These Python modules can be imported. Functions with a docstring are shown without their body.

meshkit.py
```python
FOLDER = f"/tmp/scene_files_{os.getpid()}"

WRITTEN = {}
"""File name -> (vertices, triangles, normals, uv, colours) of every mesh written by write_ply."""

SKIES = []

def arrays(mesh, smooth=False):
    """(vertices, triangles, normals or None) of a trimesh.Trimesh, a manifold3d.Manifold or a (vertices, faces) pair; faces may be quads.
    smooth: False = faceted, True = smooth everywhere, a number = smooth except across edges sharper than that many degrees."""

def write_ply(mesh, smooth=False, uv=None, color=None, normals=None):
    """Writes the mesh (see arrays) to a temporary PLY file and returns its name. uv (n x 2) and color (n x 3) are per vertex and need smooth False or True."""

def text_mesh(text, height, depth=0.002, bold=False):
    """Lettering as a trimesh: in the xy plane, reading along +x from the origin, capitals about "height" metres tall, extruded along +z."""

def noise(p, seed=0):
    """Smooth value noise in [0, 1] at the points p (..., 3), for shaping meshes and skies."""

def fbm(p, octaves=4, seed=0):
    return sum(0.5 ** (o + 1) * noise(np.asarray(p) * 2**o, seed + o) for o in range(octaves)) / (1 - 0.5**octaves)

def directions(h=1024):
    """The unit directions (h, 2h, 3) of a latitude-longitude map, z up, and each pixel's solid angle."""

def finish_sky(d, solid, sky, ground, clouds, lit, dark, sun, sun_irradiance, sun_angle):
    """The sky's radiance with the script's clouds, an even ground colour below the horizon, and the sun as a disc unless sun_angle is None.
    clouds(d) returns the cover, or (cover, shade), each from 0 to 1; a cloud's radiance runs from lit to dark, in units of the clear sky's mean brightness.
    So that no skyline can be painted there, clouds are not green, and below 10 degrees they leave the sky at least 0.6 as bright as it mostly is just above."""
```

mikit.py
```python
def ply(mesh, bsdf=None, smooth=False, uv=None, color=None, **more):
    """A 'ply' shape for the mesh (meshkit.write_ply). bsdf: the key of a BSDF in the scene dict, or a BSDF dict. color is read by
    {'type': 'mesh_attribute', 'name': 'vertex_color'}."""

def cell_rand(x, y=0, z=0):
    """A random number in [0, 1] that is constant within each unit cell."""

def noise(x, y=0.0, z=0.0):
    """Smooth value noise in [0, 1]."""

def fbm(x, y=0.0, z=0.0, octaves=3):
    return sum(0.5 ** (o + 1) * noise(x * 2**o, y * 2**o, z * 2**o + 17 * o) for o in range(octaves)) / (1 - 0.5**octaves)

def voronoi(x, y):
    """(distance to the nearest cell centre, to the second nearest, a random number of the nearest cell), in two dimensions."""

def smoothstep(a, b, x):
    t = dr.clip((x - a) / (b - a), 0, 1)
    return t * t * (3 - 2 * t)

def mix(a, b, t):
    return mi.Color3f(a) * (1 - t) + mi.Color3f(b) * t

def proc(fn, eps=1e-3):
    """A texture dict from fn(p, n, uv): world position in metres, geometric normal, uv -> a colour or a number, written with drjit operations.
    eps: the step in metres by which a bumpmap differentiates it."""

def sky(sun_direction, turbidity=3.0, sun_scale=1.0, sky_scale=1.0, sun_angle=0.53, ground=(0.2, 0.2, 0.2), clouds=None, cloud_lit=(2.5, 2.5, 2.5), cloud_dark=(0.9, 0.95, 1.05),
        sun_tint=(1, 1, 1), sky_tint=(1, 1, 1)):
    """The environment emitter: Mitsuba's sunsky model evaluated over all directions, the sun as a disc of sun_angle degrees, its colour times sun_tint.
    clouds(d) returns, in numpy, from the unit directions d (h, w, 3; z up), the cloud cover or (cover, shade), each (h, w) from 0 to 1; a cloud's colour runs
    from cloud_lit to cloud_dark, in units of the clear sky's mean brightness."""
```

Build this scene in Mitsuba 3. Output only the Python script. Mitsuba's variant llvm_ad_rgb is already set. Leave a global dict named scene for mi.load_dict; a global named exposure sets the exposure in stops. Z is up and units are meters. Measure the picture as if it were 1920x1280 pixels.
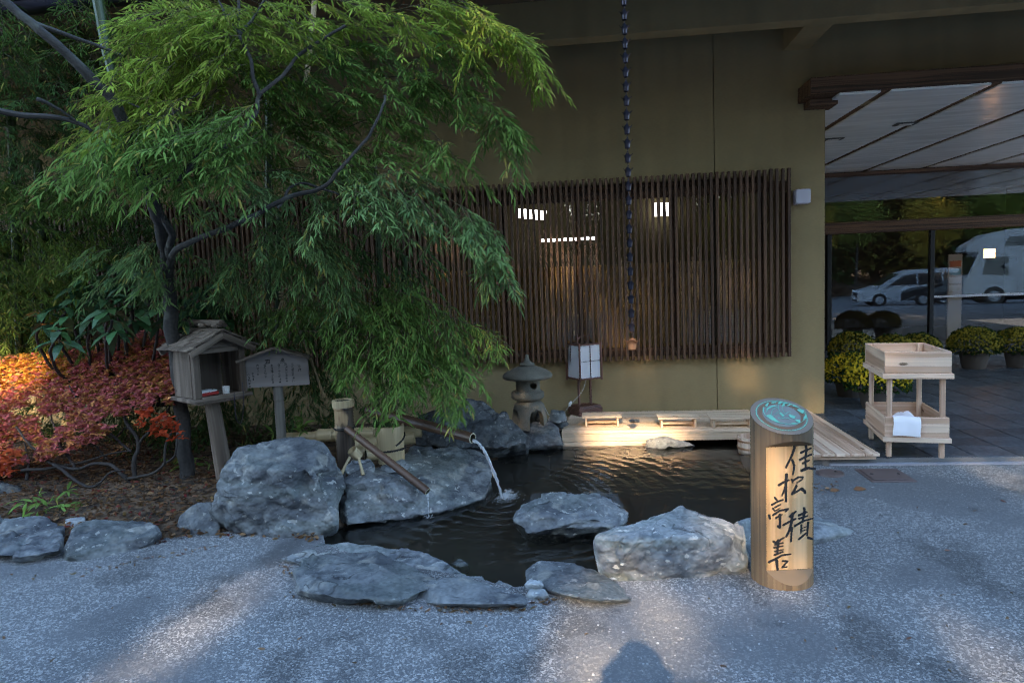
import math, numpy as np, trimesh, manifold3d as m3, mitsuba as mi, drjit as dr, mikit, meshkit
from shapely.geometry import Polygon, LineString, Point, MultiPoint, box as sbox
from shapely.ops import unary_union
from shapely import affinity
from mikit import ply, proc, noise, fbm, voronoi, cell_rand, smoothstep, mix
T = mi.ScalarTransform4f
rng = np.random.default_rng(11)
scene, labels = {}, {}
A = np.array
# ---------------------------------------------------------------- camera, sky, exposure
FOC, EYE = 1280.0, 1.6                       # focal length in pixels of a 1920 x 1280 frame, eye height
PITCH, ROLL, YAW = (math.radians(x) for x in (5.2, 2.25, 6.6))
cam_f = A([-math.sin(YAW) * math.cos(PITCH), math.cos(YAW) * math.cos(PITCH), -math.sin(PITCH)])
_r = A([math.cos(YAW), math.sin(YAW), 0.0]); _u = np.cross(_r, cam_f)
cam_r, cam_u = _r * math.cos(ROLL) - _u * math.sin(ROLL), _u * math.cos(ROLL) + _r * math.sin(ROLL)
CAM = A([0.0, 0.0, EYE])
scene['camera'] = {'type': 'perspective', 'fov': math.degrees(2 * math.atan(960 / FOC)), 'fov_axis': 'x', 'near_clip': 0.05, 'far_clip': 500.0,
                   'to_world': T().look_at(origin=CAM.tolist(), target=(CAM + cam_f).tolist(), up=cam_u.tolist())}
SH = A([0.16, 3.0]) / 1.65                   # how far a shadow runs per metre of height
SUN = A([-SH[0], -SH[1], 1.0]); SUN /= np.linalg.norm(SUN)
scene['sky'] = mikit.sky(SUN.tolist(), turbidity=3, sun_scale=0.55, sky_tint=(1.02, 1.0, 0.97), sun_tint=(1, 0.96, 0.92))
exposure = 4.75


def ray(u, v): return cam_f + cam_r * (u - 960) / FOC + cam_u * (640 - v) / FOC
def gz(u, v, z=0.0):                         # the point of the level plane z that stands at a pixel of the photograph
    d = ray(u, v); return CAM + d * (z - EYE) / d[2]
def gy(u, v, Y):                             # ... of the upright plane y = Y
    d = ray(u, v); return CAM + d * (Y / d[1])
def pr(P):
    q = np.asarray(P, float) - CAM; return A([960 + FOC * (q @ cam_r) / (q @ cam_f), 640 - FOC * (q @ cam_u) / (q @ cam_f)])
def zat(P, v):                               # height above P at which pixel row v is met
    lo, hi = -1.0, 6.0
    for _ in range(40):
        m = (lo + hi) / 2
        lo, hi = (lo, m) if pr([P[0], P[1], m])[1] < v else (m, hi)
    return lo


# ---------------------------------------------------------------- materials
def tex(fn, eps=1e-3): return proc(fn, eps)
def C3(*c): return mi.Color3f(*c)
def principled(col, rough=0.6, **k):
    base = col if isinstance(col, dict) else {'type': 'rgb', 'value': list(col)}
    return {'type': 'twosided', 'b': {'type': 'principled', 'base_color': base, 'roughness': rough, 'specular': k.pop('specular', 0.5), **k}}
def bumped(inner, fn, scale=1.0, eps=2e-3):
    return {'type': 'twosided', 'b': {'type': 'bumpmap', 'arbitrary': proc(fn, eps), 'scale': scale, 'n': inner['b']}}
VC = {'type': 'mesh_attribute', 'name': 'vertex_color'}


def gravel_c(p, n, uv):
    x, y = p.x + 0.01 * noise(p.x * 40, p.y * 40), p.y
    d1, d2, r = voronoi(x * 95, y * 95)
    e1, e2, q = voronoi(x * 190 + 7, y * 190)
    s = smoothstep(0.45, 0.97, r) * smoothstep(0.02, 0.22, d2 - d1)
    s2 = smoothstep(0.6, 1.0, q) * 0.5
    big = fbm(p.x * 0.9, p.y * 0.9, 3.0, 3)
    worn = smoothstep(0.52, 0.7, fbm(p.x * 1.7 + 9, p.y * 1.7, 1.0, 3))
    a = dr.minimum(dr.maximum(s, s2), 1)
    c = mix(C3(.125, .128, .137), C3(.46, .46, .46), a * (0.85 - 0.6 * worn))
    stain = smoothstep(.6, .72, fbm(p.x * 2.6 + 4, p.y * 2.6, 7.0, 4)) * .35
    return c * (0.56 + 0.56 * big) * (1 - stain)
def gravel_h(p, n, uv):
    d1, d2, r = voronoi(p.x * 95, p.y * 95)
    return 0.004 * r * smoothstep(0, 0.3, d2 - d1)
scene['gravel'] = bumped(principled(tex(gravel_c), 0.75), gravel_h)
def soil_c(p, n, uv):
    f = fbm(p.x * 22, p.y * 22, p.z * 22, 4)
    return mix(C3(.035, .024, .016), C3(.16, .1, .06), smoothstep(.3, .75, f))
scene['soil'] = bumped(principled(tex(soil_c), .9), lambda p, n, uv: 0.02 * fbm(p.x * 30, p.y * 30, p.z * 30, 3))
def plaster_c(p, n, uv):
    f = fbm(p.x * 1.3, p.y * 1.3, p.z * 1.3, 3); g = noise(p.x * 90, p.y * 90, p.z * 90)
    s = fbm(p.x * 9, p.y * 9, p.z * 0.8, 2) - .8 * smoothstep(.6, .75, fbm(p.x * 5 + 7, p.y * 5, p.z * .5, 3)) * .3
    return C3(.31, .232, .118) * (0.78 + 0.3 * f + 0.13 * g) * (0.9 + .2 * s)
scene['plaster'] = bumped(principled(tex(plaster_c), .85), lambda p, n, uv: 0.0025 * noise(p.x * 140, p.y * 140, p.z * 140) + .002 * noise(p.x * 60, p.y * 60, p.z * 60))
def wood(tones, fine=70.0, knots=True):
    def fn(p, n, uv):
        k = dr.floor(uv.y / 100); v = uv.y - k * 100; u = uv.x
        w = v + 0.012 * noise(u * 2.2, v * 4) + .004 * noise(u * 9, v * 20)
        ring = fbm(u * .9, w * fine, k, 3); line = noise(u * 3, w * fine * 4, 5.0)
        c = mix(tones[0], tones[1], smoothstep(.3, .72, ring))
        c = c * (.86 + .22 * line) * (.88 + .28 * cell_rand(dr.floor(v * .999), k, 3) )
        if knots:
            d1, d2, r = voronoi(u * 2.6, v * 7)
            c = mix(c, mi.Color3f(tones[0]) * .35, (1 - smoothstep(.05, .11, d1)) * smoothstep(.72, .78, r))
        return c
    return fn
scene['fresh_wood'] = principled(tex(wood(((.58, .42, .29), (.74, .6, .45)), 34)), .55)
scene['cedar'] = principled(tex(wood(((.5, .32, .22), (.72, .55, .42)), 30)), .6)
scene['dark_wood'] = principled(tex(wood(((.05, .024, .013), (.15, .075, .04)), 90, False)), .6)
scene['grey_wood'] = principled(tex(wood(((.105, .078, .06), (.21, .165, .132)), 20, False)), .85)
scene['face_wood'] = principled(tex(wood(((.46, .27, .12), (.66, .45, .25)), 26, False)), .5)
def log_c(p, n, uv):
    a = dr.atan2(n.y, n.x)
    f = fbm(a * 9, p.z * 1.1, 2.0, 3); g = noise(a * 60, p.z * 3)
    low = 1 - smoothstep(0.02, .3, p.z + .12 * noise(a * 3, 1))
    return mix(C3(.042, .028, .017), C3(.16, .108, .062), f * .75 + .3 * g) * (1 + .6 * low)
scene['log_side'] = principled(tex(log_c), .75)
def bamboo_c(p, n, uv):
    k = dr.floor(uv.y / 100); v = uv.y - k * 100
    s = fbm(uv.x * 3, v * 22, k, 3); g = noise(uv.x * 1.4, v * 90)
    stain = smoothstep(.5, .66, fbm(uv.x * 5 + 3, v * 9, k + 2, 3))
    tan_ = mix(C3(.3, .22, .12), C3(.44, .35, .21), s)
    brown = mix(C3(.05, .026, .018), C3(.15, .085, .055), s)
    grey = mix(C3(.13, .12, .11), C3(.26, .24, .22), s)
    old = mix(C3(.035, .026, .022), C3(.33, .22, .12), dr.minimum(1, stain + .12 * g))
    live = mix(C3(.022, .036, .012), C3(.05, .075, .026), s)
    c = dr.select(k > 3.5, live, dr.select(k < .5, tan_, dr.select(k < 1.5, brown, dr.select(k < 2.5, grey, old))))
    return c * (.85 + .25 * g)
scene['bamboo'] = principled(tex(bamboo_c), .42)
def rock_c(p, n, uv):
    k = uv.y; x, y, z = p.x + k, p.y, p.z
    f = fbm(x * 3.2, y * 3.2, z * 3.2, 4); g = fbm(x * 16, y * 16, z * 16, 3); h = noise(x * 75, y * 75, z * 75)
    q = fbm(x * 2.2 + 5, y * 2.2, z * 9 + k, 3)
    c = mix(C3(.075, .082, .095), C3(.2, .212, .222), smoothstep(.34, .66, f * .5 + g * .5))
    c = mix(c, C3(.15, .175, .16), smoothstep(.45, .7, q) * .4)
    c = mix(c, C3(.4, .4, .385), smoothstep(.66, .74, fbm(x * 30, y * 30, z * 30, 3)) * smoothstep(.45, .65, noise(x * 4 + 2, y * 4, z * 4)) * .8)
    vein = 1 - smoothstep(.0, .035, dr.abs(fbm(x * 4 + 11, y * 4, z * 4, 3) - .5))
    c = mix(c, C3(.42, .42, .4), vein * smoothstep(.62, .8, noise(x * 5, y * 5, z * 5)) * .45)
    c = mix(c, C3(.36, .345, .31), smoothstep(.6, .75, fbm(x * 9, y * 9 + 3, z * 9, 3)) * .45)
    crack = (1 - smoothstep(.0, .012, dr.abs(fbm(x * 2.4 + 31, y * 2.4, z * 5, 4) - .5))) * smoothstep(.55, .7, noise(x * 3, y * 3, z * 3 + 9))
    return c * (.75 + .5 * h) * uv.x * (1 - .6 * crack)
def rock_h(p, n, uv):
    return .025 * fbm(p.x * 22, p.y * 22, p.z * 30, 4) + .003 * noise(p.x * 130, p.y * 130, p.z * 130)
scene['rock'] = bumped(principled(tex(rock_c), .62), rock_h)
scene['wet_rock'] = bumped(principled(tex(rock_c), .28), rock_h)
def lantern_c(p, n, uv):
    f = fbm(p.x * 7, p.y * 7, p.z * 7, 3); h = noise(p.x * 210, p.y * 210, p.z * 210)
    return mix(C3(.085, .078, .062), C3(.2, .185, .15), f) * (.7 + .6 * h)
scene['granite'] = bumped(principled(tex(lantern_c), .85), lambda p, n, uv: .0025 * noise(p.x * 160, p.y * 160, p.z * 160))
def slate_c(p, n, uv):
    f = fbm(p.x * 5, p.y * 5, uv.y, 4); g = noise(p.x * 50, p.y * 50)
    return mix(C3(.035, .045, .06), C3(.1, .115, .14), f) * (.75 + .35 * g) * (.8 + .4 * cell_rand(uv.y, 1, 1))
scene['slate'] = bumped(principled(tex(slate_c), .38), lambda p, n, uv: .006 * fbm(p.x * 14, p.y * 14, 1.0, 3), eps=3e-3)
def ceil_c(p, n, uv):
    f = fbm(p.x * 2, p.y * 16, uv.y, 3)
    return C3(.8, .81, .82) * (.74 + .4 * f)
scene['ceiling_board'] = bumped(principled(tex(ceil_c), .2, specular=.95, clearcoat=.5, clearcoat_gloss=.9), lambda p, n, uv: .0045 * fbm(p.x * 1.6, p.y * 14, uv.y, 2), eps=4e-3)
def blind_c(p, n, uv):
    r = noise(p.x * 160, p.z * 3); s = smoothstep(.035, .0, dr.abs(p.z / .085 - dr.floor(p.z / .085 + .5)))
    return mix(C3(.3, .17, .045), C3(.52, .34, .12), r) * (1 - .7 * s)
scene['reed_blind'] = principled(tex(blind_c), .6)
scene['leaf'] = {'type': 'principledthin', 'base_color': VC, 'roughness': .42, 'diff_trans': .7, 'spec_trans': 0.0, 'eta': 1.4}
scene['gloss_leaf'] = {'type': 'twosided', 'b': {'type': 'principled', 'base_color': VC, 'roughness': .3, 'specular': .6}}
scene['needles'] = {'type': 'twosided', 'b': {'type': 'diffuse', 'reflectance': VC}}
scene['matte'] = principled(VC, .8)
scene['satin'] = principled(VC, .4)
scene['gloss'] = principled(VC, .12, clearcoat=.6, clearcoat_gloss=.95)
scene['dark_metal'] = principled((.06, .055, .075), .32, metallic=.8)
scene['copper'] = principled((.62, .34, .2), .33, metallic=.9)
scene['iron'] = principled((.16, .12, .115), .5, metallic=.4)
scene['paper'] = {'type': 'principledthin', 'base_color': {'type': 'rgb', 'value': [.9, .91, .95]}, 'roughness': .8, 'diff_trans': .9, 'spec_trans': 0.0}
scene['water'] = {'type': 'dielectric', 'int_ior': 1.333, 'ext_ior': 1.0}
scene['mirror_glass'] = {'type': 'thindielectric', 'int_ior': 1.85}
scene['window_glass'] = {'type': 'thindielectric', 'int_ior': 1.5}

# ---------------------------------------------------------------- builders
def numbered(key):
    if key not in scene and key not in labels and not any(k.startswith(key + '__') for k in scene): return key
    i = 1
    while f'{key}_{i:03d}' in scene or f'{key}_{i:03d}' in labels or any(k.startswith(f'{key}_{i:03d}__') for k in _roots): i += 1
    return f'{key}_{i:03d}'
_roots = set()
_count = {}
def fresh(key):
    c = _count.get(key, -1) + 1; _count[key] = c
    return key if c == 0 else f'{key}_{c:03d}'
def thing(name, label=None, cat=None, group=None, kind=None):
    key = fresh(name); d = {}
    if label: d['label'] = label
    if cat: d['category'] = cat
    if group: d['group'] = group
    if kind: d['kind'] = kind
    labels[key] = d
    return key
def put(name, geo, bsdf, parent=None, smooth=False, color=None, label=None, kind=None, **more):
    """One entry of the scene: a part under its parent, or a thing that is a single mesh."""
    key = fresh(f'{parent}__{name}' if parent else name)
    uv = None
    if isinstance(geo, dict):
        scene[key] = {**geo, **more}
    else:
        if isinstance(geo, MB): geo = geo.out()
        if isinstance(geo, tuple) and len(geo) == 3: V, F, uv = geo
        elif isinstance(geo, tuple): V, F = geo
        elif hasattr(geo, 'to_mesh'):
            m = geo.to_mesh(); V, F = m.vert_properties[:, :3], m.tri_verts
        else: V, F = geo.vertices, geo.faces
        V = np.asarray(V, float)
        if color is not None:
            color = np.asarray(color, float)
            color = np.tile(color, (len(V), 1)) if color.ndim == 1 else color
        mesh = (V, F)
        if smooth not in (False, True) and uv is None and color is None: pass
        scene[key] = ply(mesh, bsdf, smooth=smooth, uv=uv, color=color, **more)
    if label or kind:
        labels.setdefault(key, {})
        if label: labels[key]['label'] = label
        if kind: labels[key]['kind'] = kind
    return key
def single(name, geo, bsdf, label, cat, group=None, kind=None, **k):
    key = put(name, geo, bsdf, **k)
    labels[key] = {'label': label, 'category': cat}
    if group: labels[key]['group'] = group
    if kind: labels[key]['kind'] = kind
    return key
def struct(name, geo, bsdf, **k):
    key = put(name, geo, bsdf, **k); labels.setdefault(key, {})['kind'] = 'structure'
    return key


class MB:
    """Loose triangles with uv: boards and other flat-faced pieces."""
    def __init__(self): self.V, self.U, self.C = [], [], []
    def add(self, v, uv=None, col=None):
        self.V.append(v); self.U.append(np.zeros((len(v), 2)) if uv is None else uv)
        if col is not None: self.C.append(np.tile(col, (len(v), 1)))
        return self
    def board(self, *a, **k): return self.add(*board(*a, **k))
    def out(self):
        V = np.vstack(self.V); return V, np.arange(len(V)).reshape(-1, 3), np.vstack(self.U)
    def color(self): return np.vstack(self.C)


_CH = {}
def _chamfer():
    if 'f' not in _CH:
        s = A([[x, y, z] for x in (-1, 1) for y in (-1, 1) for z in (-1, 1)], float)
        full = np.repeat(s, 3, 0); ins = np.array([[0 if k == a else 1 for k in range(3)] for _ in s for a in range(3)], float)
        pts = full * (1 - .2 * ins)
        h = trimesh.convex.convex_hull(pts)
        i = np.argmin(((h.vertices[:, None] - pts[None]) ** 2).sum(-1), 1)
        _CH['f'] = (full, full * ins, i[h.faces])
    return _CH['f']
def board(c, size, R=None, g=None, bev=.003, tone=0):
    """A chamfered board as loose triangles: centre, full size, rotation, grain axis."""
    full, ins, F = _chamfer(); size = np.asarray(size, float)
    b = min(bev, size.min() * .35)
    P = (full * size / 2 - ins * b)[F]
    g = int(np.argmax(size)) if g is None else g
    n = np.cross(P[:, 1] - P[:, 0], P[:, 2] - P[:, 0]); ax = np.abs(n).argmax(1)
    off = rng.uniform(5, 95)
    L = P.reshape(-1, 3); axv = np.repeat(ax, 3)
    others = [k for k in range(3) if k != g]
    across = np.where(axv == others[0], L[:, others[1]], L[:, others[0]])
    endg = axv == g
    u = np.where(endg, L[:, others[1]] * 6, L[:, g])
    uv = np.stack([u + off * 3.1, np.clip(across + off, .5, 99.5) + 100 * tone], 1)
    if R is not None: L = L @ np.asarray(R).T
    return L + np.asarray(c, float), uv
def rotz(a):
    c, s = math.cos(a), math.sin(a); return A([[c, -s, 0], [s, c, 0], [0, 0, 1.0]])
def rotx(a):
    c, s = math.cos(a), math.sin(a); return A([[1.0, 0, 0], [0, c, -s], [0, s, c]])
def roty(a):
    c, s = math.cos(a), math.sin(a); return A([[c, 0, s], [0, 1.0, 0], [-s, 0, c]])
def boxb(x0, x1, y0, y1, z0, z1, **k): return board(((x0 + x1) / 2, (y0 + y1) / 2, (z0 + z1) / 2), (x1 - x0, y1 - y0, z1 - z0), **k)
def tube(pts, rad, sides=8, tone=0, cap=True):
    p = np.asarray(pts, float); n = len(p); rad = np.broadcast_to(rad, (n,)).astype(float)
    t = np.gradient(p, axis=0); t /= np.linalg.norm(t, axis=1, keepdims=True) + 1e-12
    a = np.cross(t[0], [0, 0, 1.0] if abs(t[0][2]) < .9 else [1.0, 0, 0]); frames = []
    for i in range(n):
        a = a - t[i] * (a @ t[i]); a = a / np.linalg.norm(a); frames.append((a, np.cross(t[i], a)))
    ang = np.linspace(0, 2 * np.pi, sides + 1)
    V = np.concatenate([p[i] + rad[i] * (np.cos(ang)[:, None] * frames[i][0] + np.sin(ang)[:, None] * frames[i][1]) for i in range(n)])
    ln = np.concatenate([[0], np.cumsum(np.linalg.norm(np.diff(p, axis=0), axis=1))]); off = rng.uniform(1, 90)
    uv = np.stack([np.repeat(ln, sides + 1) + off, np.tile(ang * rad.mean(), n) + off + 100 * tone], 1)
    F = []
    for i in range(n - 1):
        for j in range(sides):
            q = i * (sides + 1) + j; F += [(q, q + 1, q + sides + 2), (q, q + sides + 2, q + sides + 1)]
    if cap:
        for i in (0, n - 1):
            c = len(V); V = np.vstack([V, p[i]]); uv = np.vstack([uv, uv[i * (sides + 1)]])
            b = i * (sides + 1)
            F += [(c, b + j + 1, b + j) if i == 0 else (c, b + j, b + j + 1) for j in range(sides)]
    return V, A(F), uv
def join(*gs):
    V, F, U, n = [], [], [], 0
    for g in gs:
        V.append(g[0]); F.append(np.asarray(g[1]) + n); n += len(g[0])
        U.append(g[2] if len(g) > 2 else np.zeros((len(g[0]), 2)))
    return np.vstack(V), np.vstack(F), np.vstack(U)
def lathe(prof, n=28, c=(0, 0, 0), fn=None):
    prof = np.asarray(prof, float); a = np.linspace(0, 2 * np.pi, n + 1)
    rr = prof[:, 0][:, None] * np.ones(n + 1)
    if fn is not None: rr = rr * fn(a[None, :], prof[:, 1][:, None])
    V = np.stack([rr * np.cos(a), rr * np.sin(a), prof[:, 1][:, None] * np.ones(n + 1)], -1).reshape(-1, 3) + np.asarray(c, float)
    uv = np.stack([np.repeat(prof[:, 1], n + 1), np.tile(a * .1, len(prof)) + 1], 1)
    F = []
    for i in range(len(prof) - 1):
        for j in range(n):
            q = i * (n + 1) + j; F += [(q, q + 1, q + n + 2), (q, q + n + 2, q + n + 1)]
    return V, A(F), uv
def spline(pts, n):
    p = np.asarray(pts, float); t = np.linspace(0, len(p) - 1, n); i = np.clip(t.astype(int), 0, len(p) - 2); f = (t - i)[:, None]
    P = np.vstack([2 * p[0] - p[1], p, 2 * p[-1] - p[-2]]); a, b, c, d = P[i], P[i + 1], P[i + 2], P[i + 3]
    return .5 * (2 * b + (c - a) * f + (2 * a - 5 * b + 4 * c - d) * f ** 2 + (3 * b - a - 3 * c + d) * f ** 3)
def sheet(poly, z):
    v, f = trimesh.creation.triangulate_polygon(poly, engine='earcut')
    return np.column_stack([v, np.full(len(v), z)]), f
def wpoly(px, z=0.0): return Polygon([gz(u, v, z)[:2] for u, v in px])

# ---------------------------------------------------------------- key places
ZD = 0.11                                    # deck top
YW = float(gz(1543, 764, ZD)[1])             # face of the plaster wall
XC = float(gy(1546, 600, YW)[0])             # its right-hand corner
ZT = 0.05                                    # tile floor
YK = float(gz(1730, 857, ZT)[1])             # front edge of the tile floor
ZW = -0.035                                  # water
ZBEAM = float(gy(1493, 95, YW)[2])
YBEAM = float(gz(1280, 56, ZBEAM)[1])
XSEAM = float(gy(1344, 675, YW)[0])
LZ0, LZ1 = float(gy(1315, 672, YW - .1)[2]), float(gy(1168, 333, YW - .1)[2])
LX1 = float(gy(1482, 500, YW - .1)[0])
ZC0 = ZC1 = float(gy(1700, 174, YW - .35)[2])     # porch ceiling
YG = float(gz(1735, 316, ZC0)[1])            # entrance glass
YCH = 4.9                                    # rain chain

# ---------------------------------------------------------------- ground
pond_px = [(602, 985), (640, 945), (700, 905), (800, 890), (900, 860), (960, 835), (1030, 815)]
pond = [tuple(gz(u, v)[:2]) for u, v in pond_px] + [(-.2, YW - .15), (1.55, YW - .15), (1.42, 5.2), (1.18, 4.35)]
pond += [tuple(gz(u, v)[:2]) for u, v in [(1395, 985), (1320, 1040), (1190, 1088), (1060, 1092), (960, 1100), (850, 1075), (700, 1050), (610, 1020)]]
POND = Polygon(pond).buffer(0)
bed_px = [(-700, 1130), (-300, 1080), (0, 1040), (130, 1035), (300, 1010), (400, 1000), (610, 985)]
BED = Polygon([tuple(gz(u, v)[:2]) for u, v in bed_px] + [(-1.75, 4.3)] + [tuple(gz(u, v)[:2]) for u, v in pond_px[1:]] + [(-.2, YW - .12), (-.2, YW + .05), (-16, YW + .05), (-16, 4)]).buffer(0)
def south_z(y): return np.interp(y, [-70, -34, -25, -11, -2.5, 0], [9.0, .7, -.52, -.48, -.06, 0])
near = sbox(-30, -1.5, 30, YK - .05).union(sbox(-30, YK - .06, XC - .6, YW + .5)).difference(POND)
v, f = sheet(near, 0.0)
prof = [(-70, 0), (-52, 0), (-40, 0), (-34, 0), (-30, 0), (-25, 0), (-20, 0), (-15, 0), (-11, 0), (-8, 0), (-5, 0), (-2.5, 0), (-1.5, 0)]
ys = A([p[0] for p in prof], float); xs = np.linspace(-90, 90, 13)
gx_, gy_ = np.meshgrid(xs, ys); gv = np.stack([gx_, gy_, np.where(gy_ > -1.6, 0, south_z(gy_))], -1).reshape(-1, 3)
q = lambda i, j: i * 13 + j
gf = A([t for i in range(len(ys) - 1) for j in range(12) for t in ((q(i, j), q(i, j + 1), q(i + 1, j + 1)), (q(i, j), q(i + 1, j + 1), q(i + 1, j)))])
hill_f = gy_.ravel()[gf].max(1) < -24.9
struct('ground', (np.vstack([v, gv]), np.vstack([f, gf[~hill_f] + len(v)])), 'gravel')
struct('wooded_hillside', (gv, gf[hill_f]), 'soil')
# basin of the pond
ring = A(POND.exterior.coords)
bv, bf = sheet(POND, -.42)
side = []
for a, b in zip(ring[:-1], ring[1:]):
    p = [[*a, .0], [*b, .0], [*b, -.42], [*a, -.42]]
    side += [[p[0], p[1], p[2]], [p[0], p[2], p[3]]]
side = A(side).reshape(-1, 3)
struct('pond_bed', (np.vstack([bv, side]), np.vstack([bf, np.arange(len(side)).reshape(-1, 3) + len(bv)]), np.zeros((len(bv) + len(side), 2))), 'matte', color=(.045, .04, .028))
# water: ripples are real waves that spread from the two falling streams
minx, miny, maxx, maxy = POND.bounds
st = .018
X, Y = np.meshgrid(np.arange(minx - .1, maxx + .1, st), np.arange(miny - .1, maxy + .1, st))
src = [(gz(938, 930, ZW)[:2], 1.0), (gz(803, 968, ZW)[:2], .35)]
Z = np.zeros_like(X)
for (sx, sy), w in src:
    r = np.hypot(X - sx, Y - sy); Z += w * .0042 * np.sin(r * 52 + .8 * np.sin(np.arctan2(Y - sy, X - sx) * 5)) * np.exp(-r * .85) * np.clip(r * 8, 0, 1)
P3 = np.stack([X * 6, Y * 11, X * 0], -1)
Z += .0055 * (meshkit.fbm(P3, 3, 4) - .5) + .003 * (meshkit.fbm(P3 * 3.1, 2, 9) - .5)
ny, nx = X.shape
V = np.stack([X, Y, ZW + Z], -1).reshape(-1, 3)
idx = np.arange(nx * ny).reshape(ny, nx)
F = np.stack([idx[:-1, :-1], idx[:-1, 1:], idx[1:, 1:], idx[:-1, :-1], idx[1:, 1:], idx[1:, :-1]], -1).reshape(-1, 3)
import shapely
inside = shapely.contains_xy(POND.buffer(.03), V[:, 0], V[:, 1])
F = F[inside[F].all(1)]
struct('pond_water', (V, F), 'water', smooth=True)
# garden bed: mulch a little proud of the gravel
step = .07
X, Y = np.meshgrid(np.arange(-9, 0.1, step), np.arange(2.4, YW + .05, step))
ins = shapely.contains_xy(BED, X, Y)
dist = np.array([[0.0]]) if False else None
edge = shapely.distance(BED.exterior, shapely.points(X, Y))
Z = np.where(ins, np.minimum(.07, edge * .1) + .05 * (meshkit.fbm(np.stack([X * 2, Y * 2, X * 0], -1), 4, 3) - .4) * np.clip(edge * 4, 0, 1) + .006, -.05)
Z = np.where(ins, np.maximum(Z, .004), -.05)
BZ = (X, Y, Z)
def bed_z(x, y):
    j = int(np.clip(round((x + 9) / step), 0, X_.shape[1] - 1)); i = int(np.clip(round((y - 2.4) / step), 0, X_.shape[0] - 1)); return max(Z_[i, j], 0.0)
X_, Z_ = X, Z
ny, nx = X.shape; idx = np.arange(nx * ny).reshape(ny, nx)
F = np.stack([idx[:-1, :-1], idx[:-1, 1:], idx[1:, 1:], idx[:-1, :-1], idx[1:, 1:], idx[1:, :-1]], -1).reshape(-1, 3)
V = np.stack([X, Y, Z], -1).reshape(-1, 3)
near_in = ins.reshape(-1); F = F[near_in[F].any(1)]
struct('garden_soil', (V, F), 'soil', smooth=True)

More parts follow.
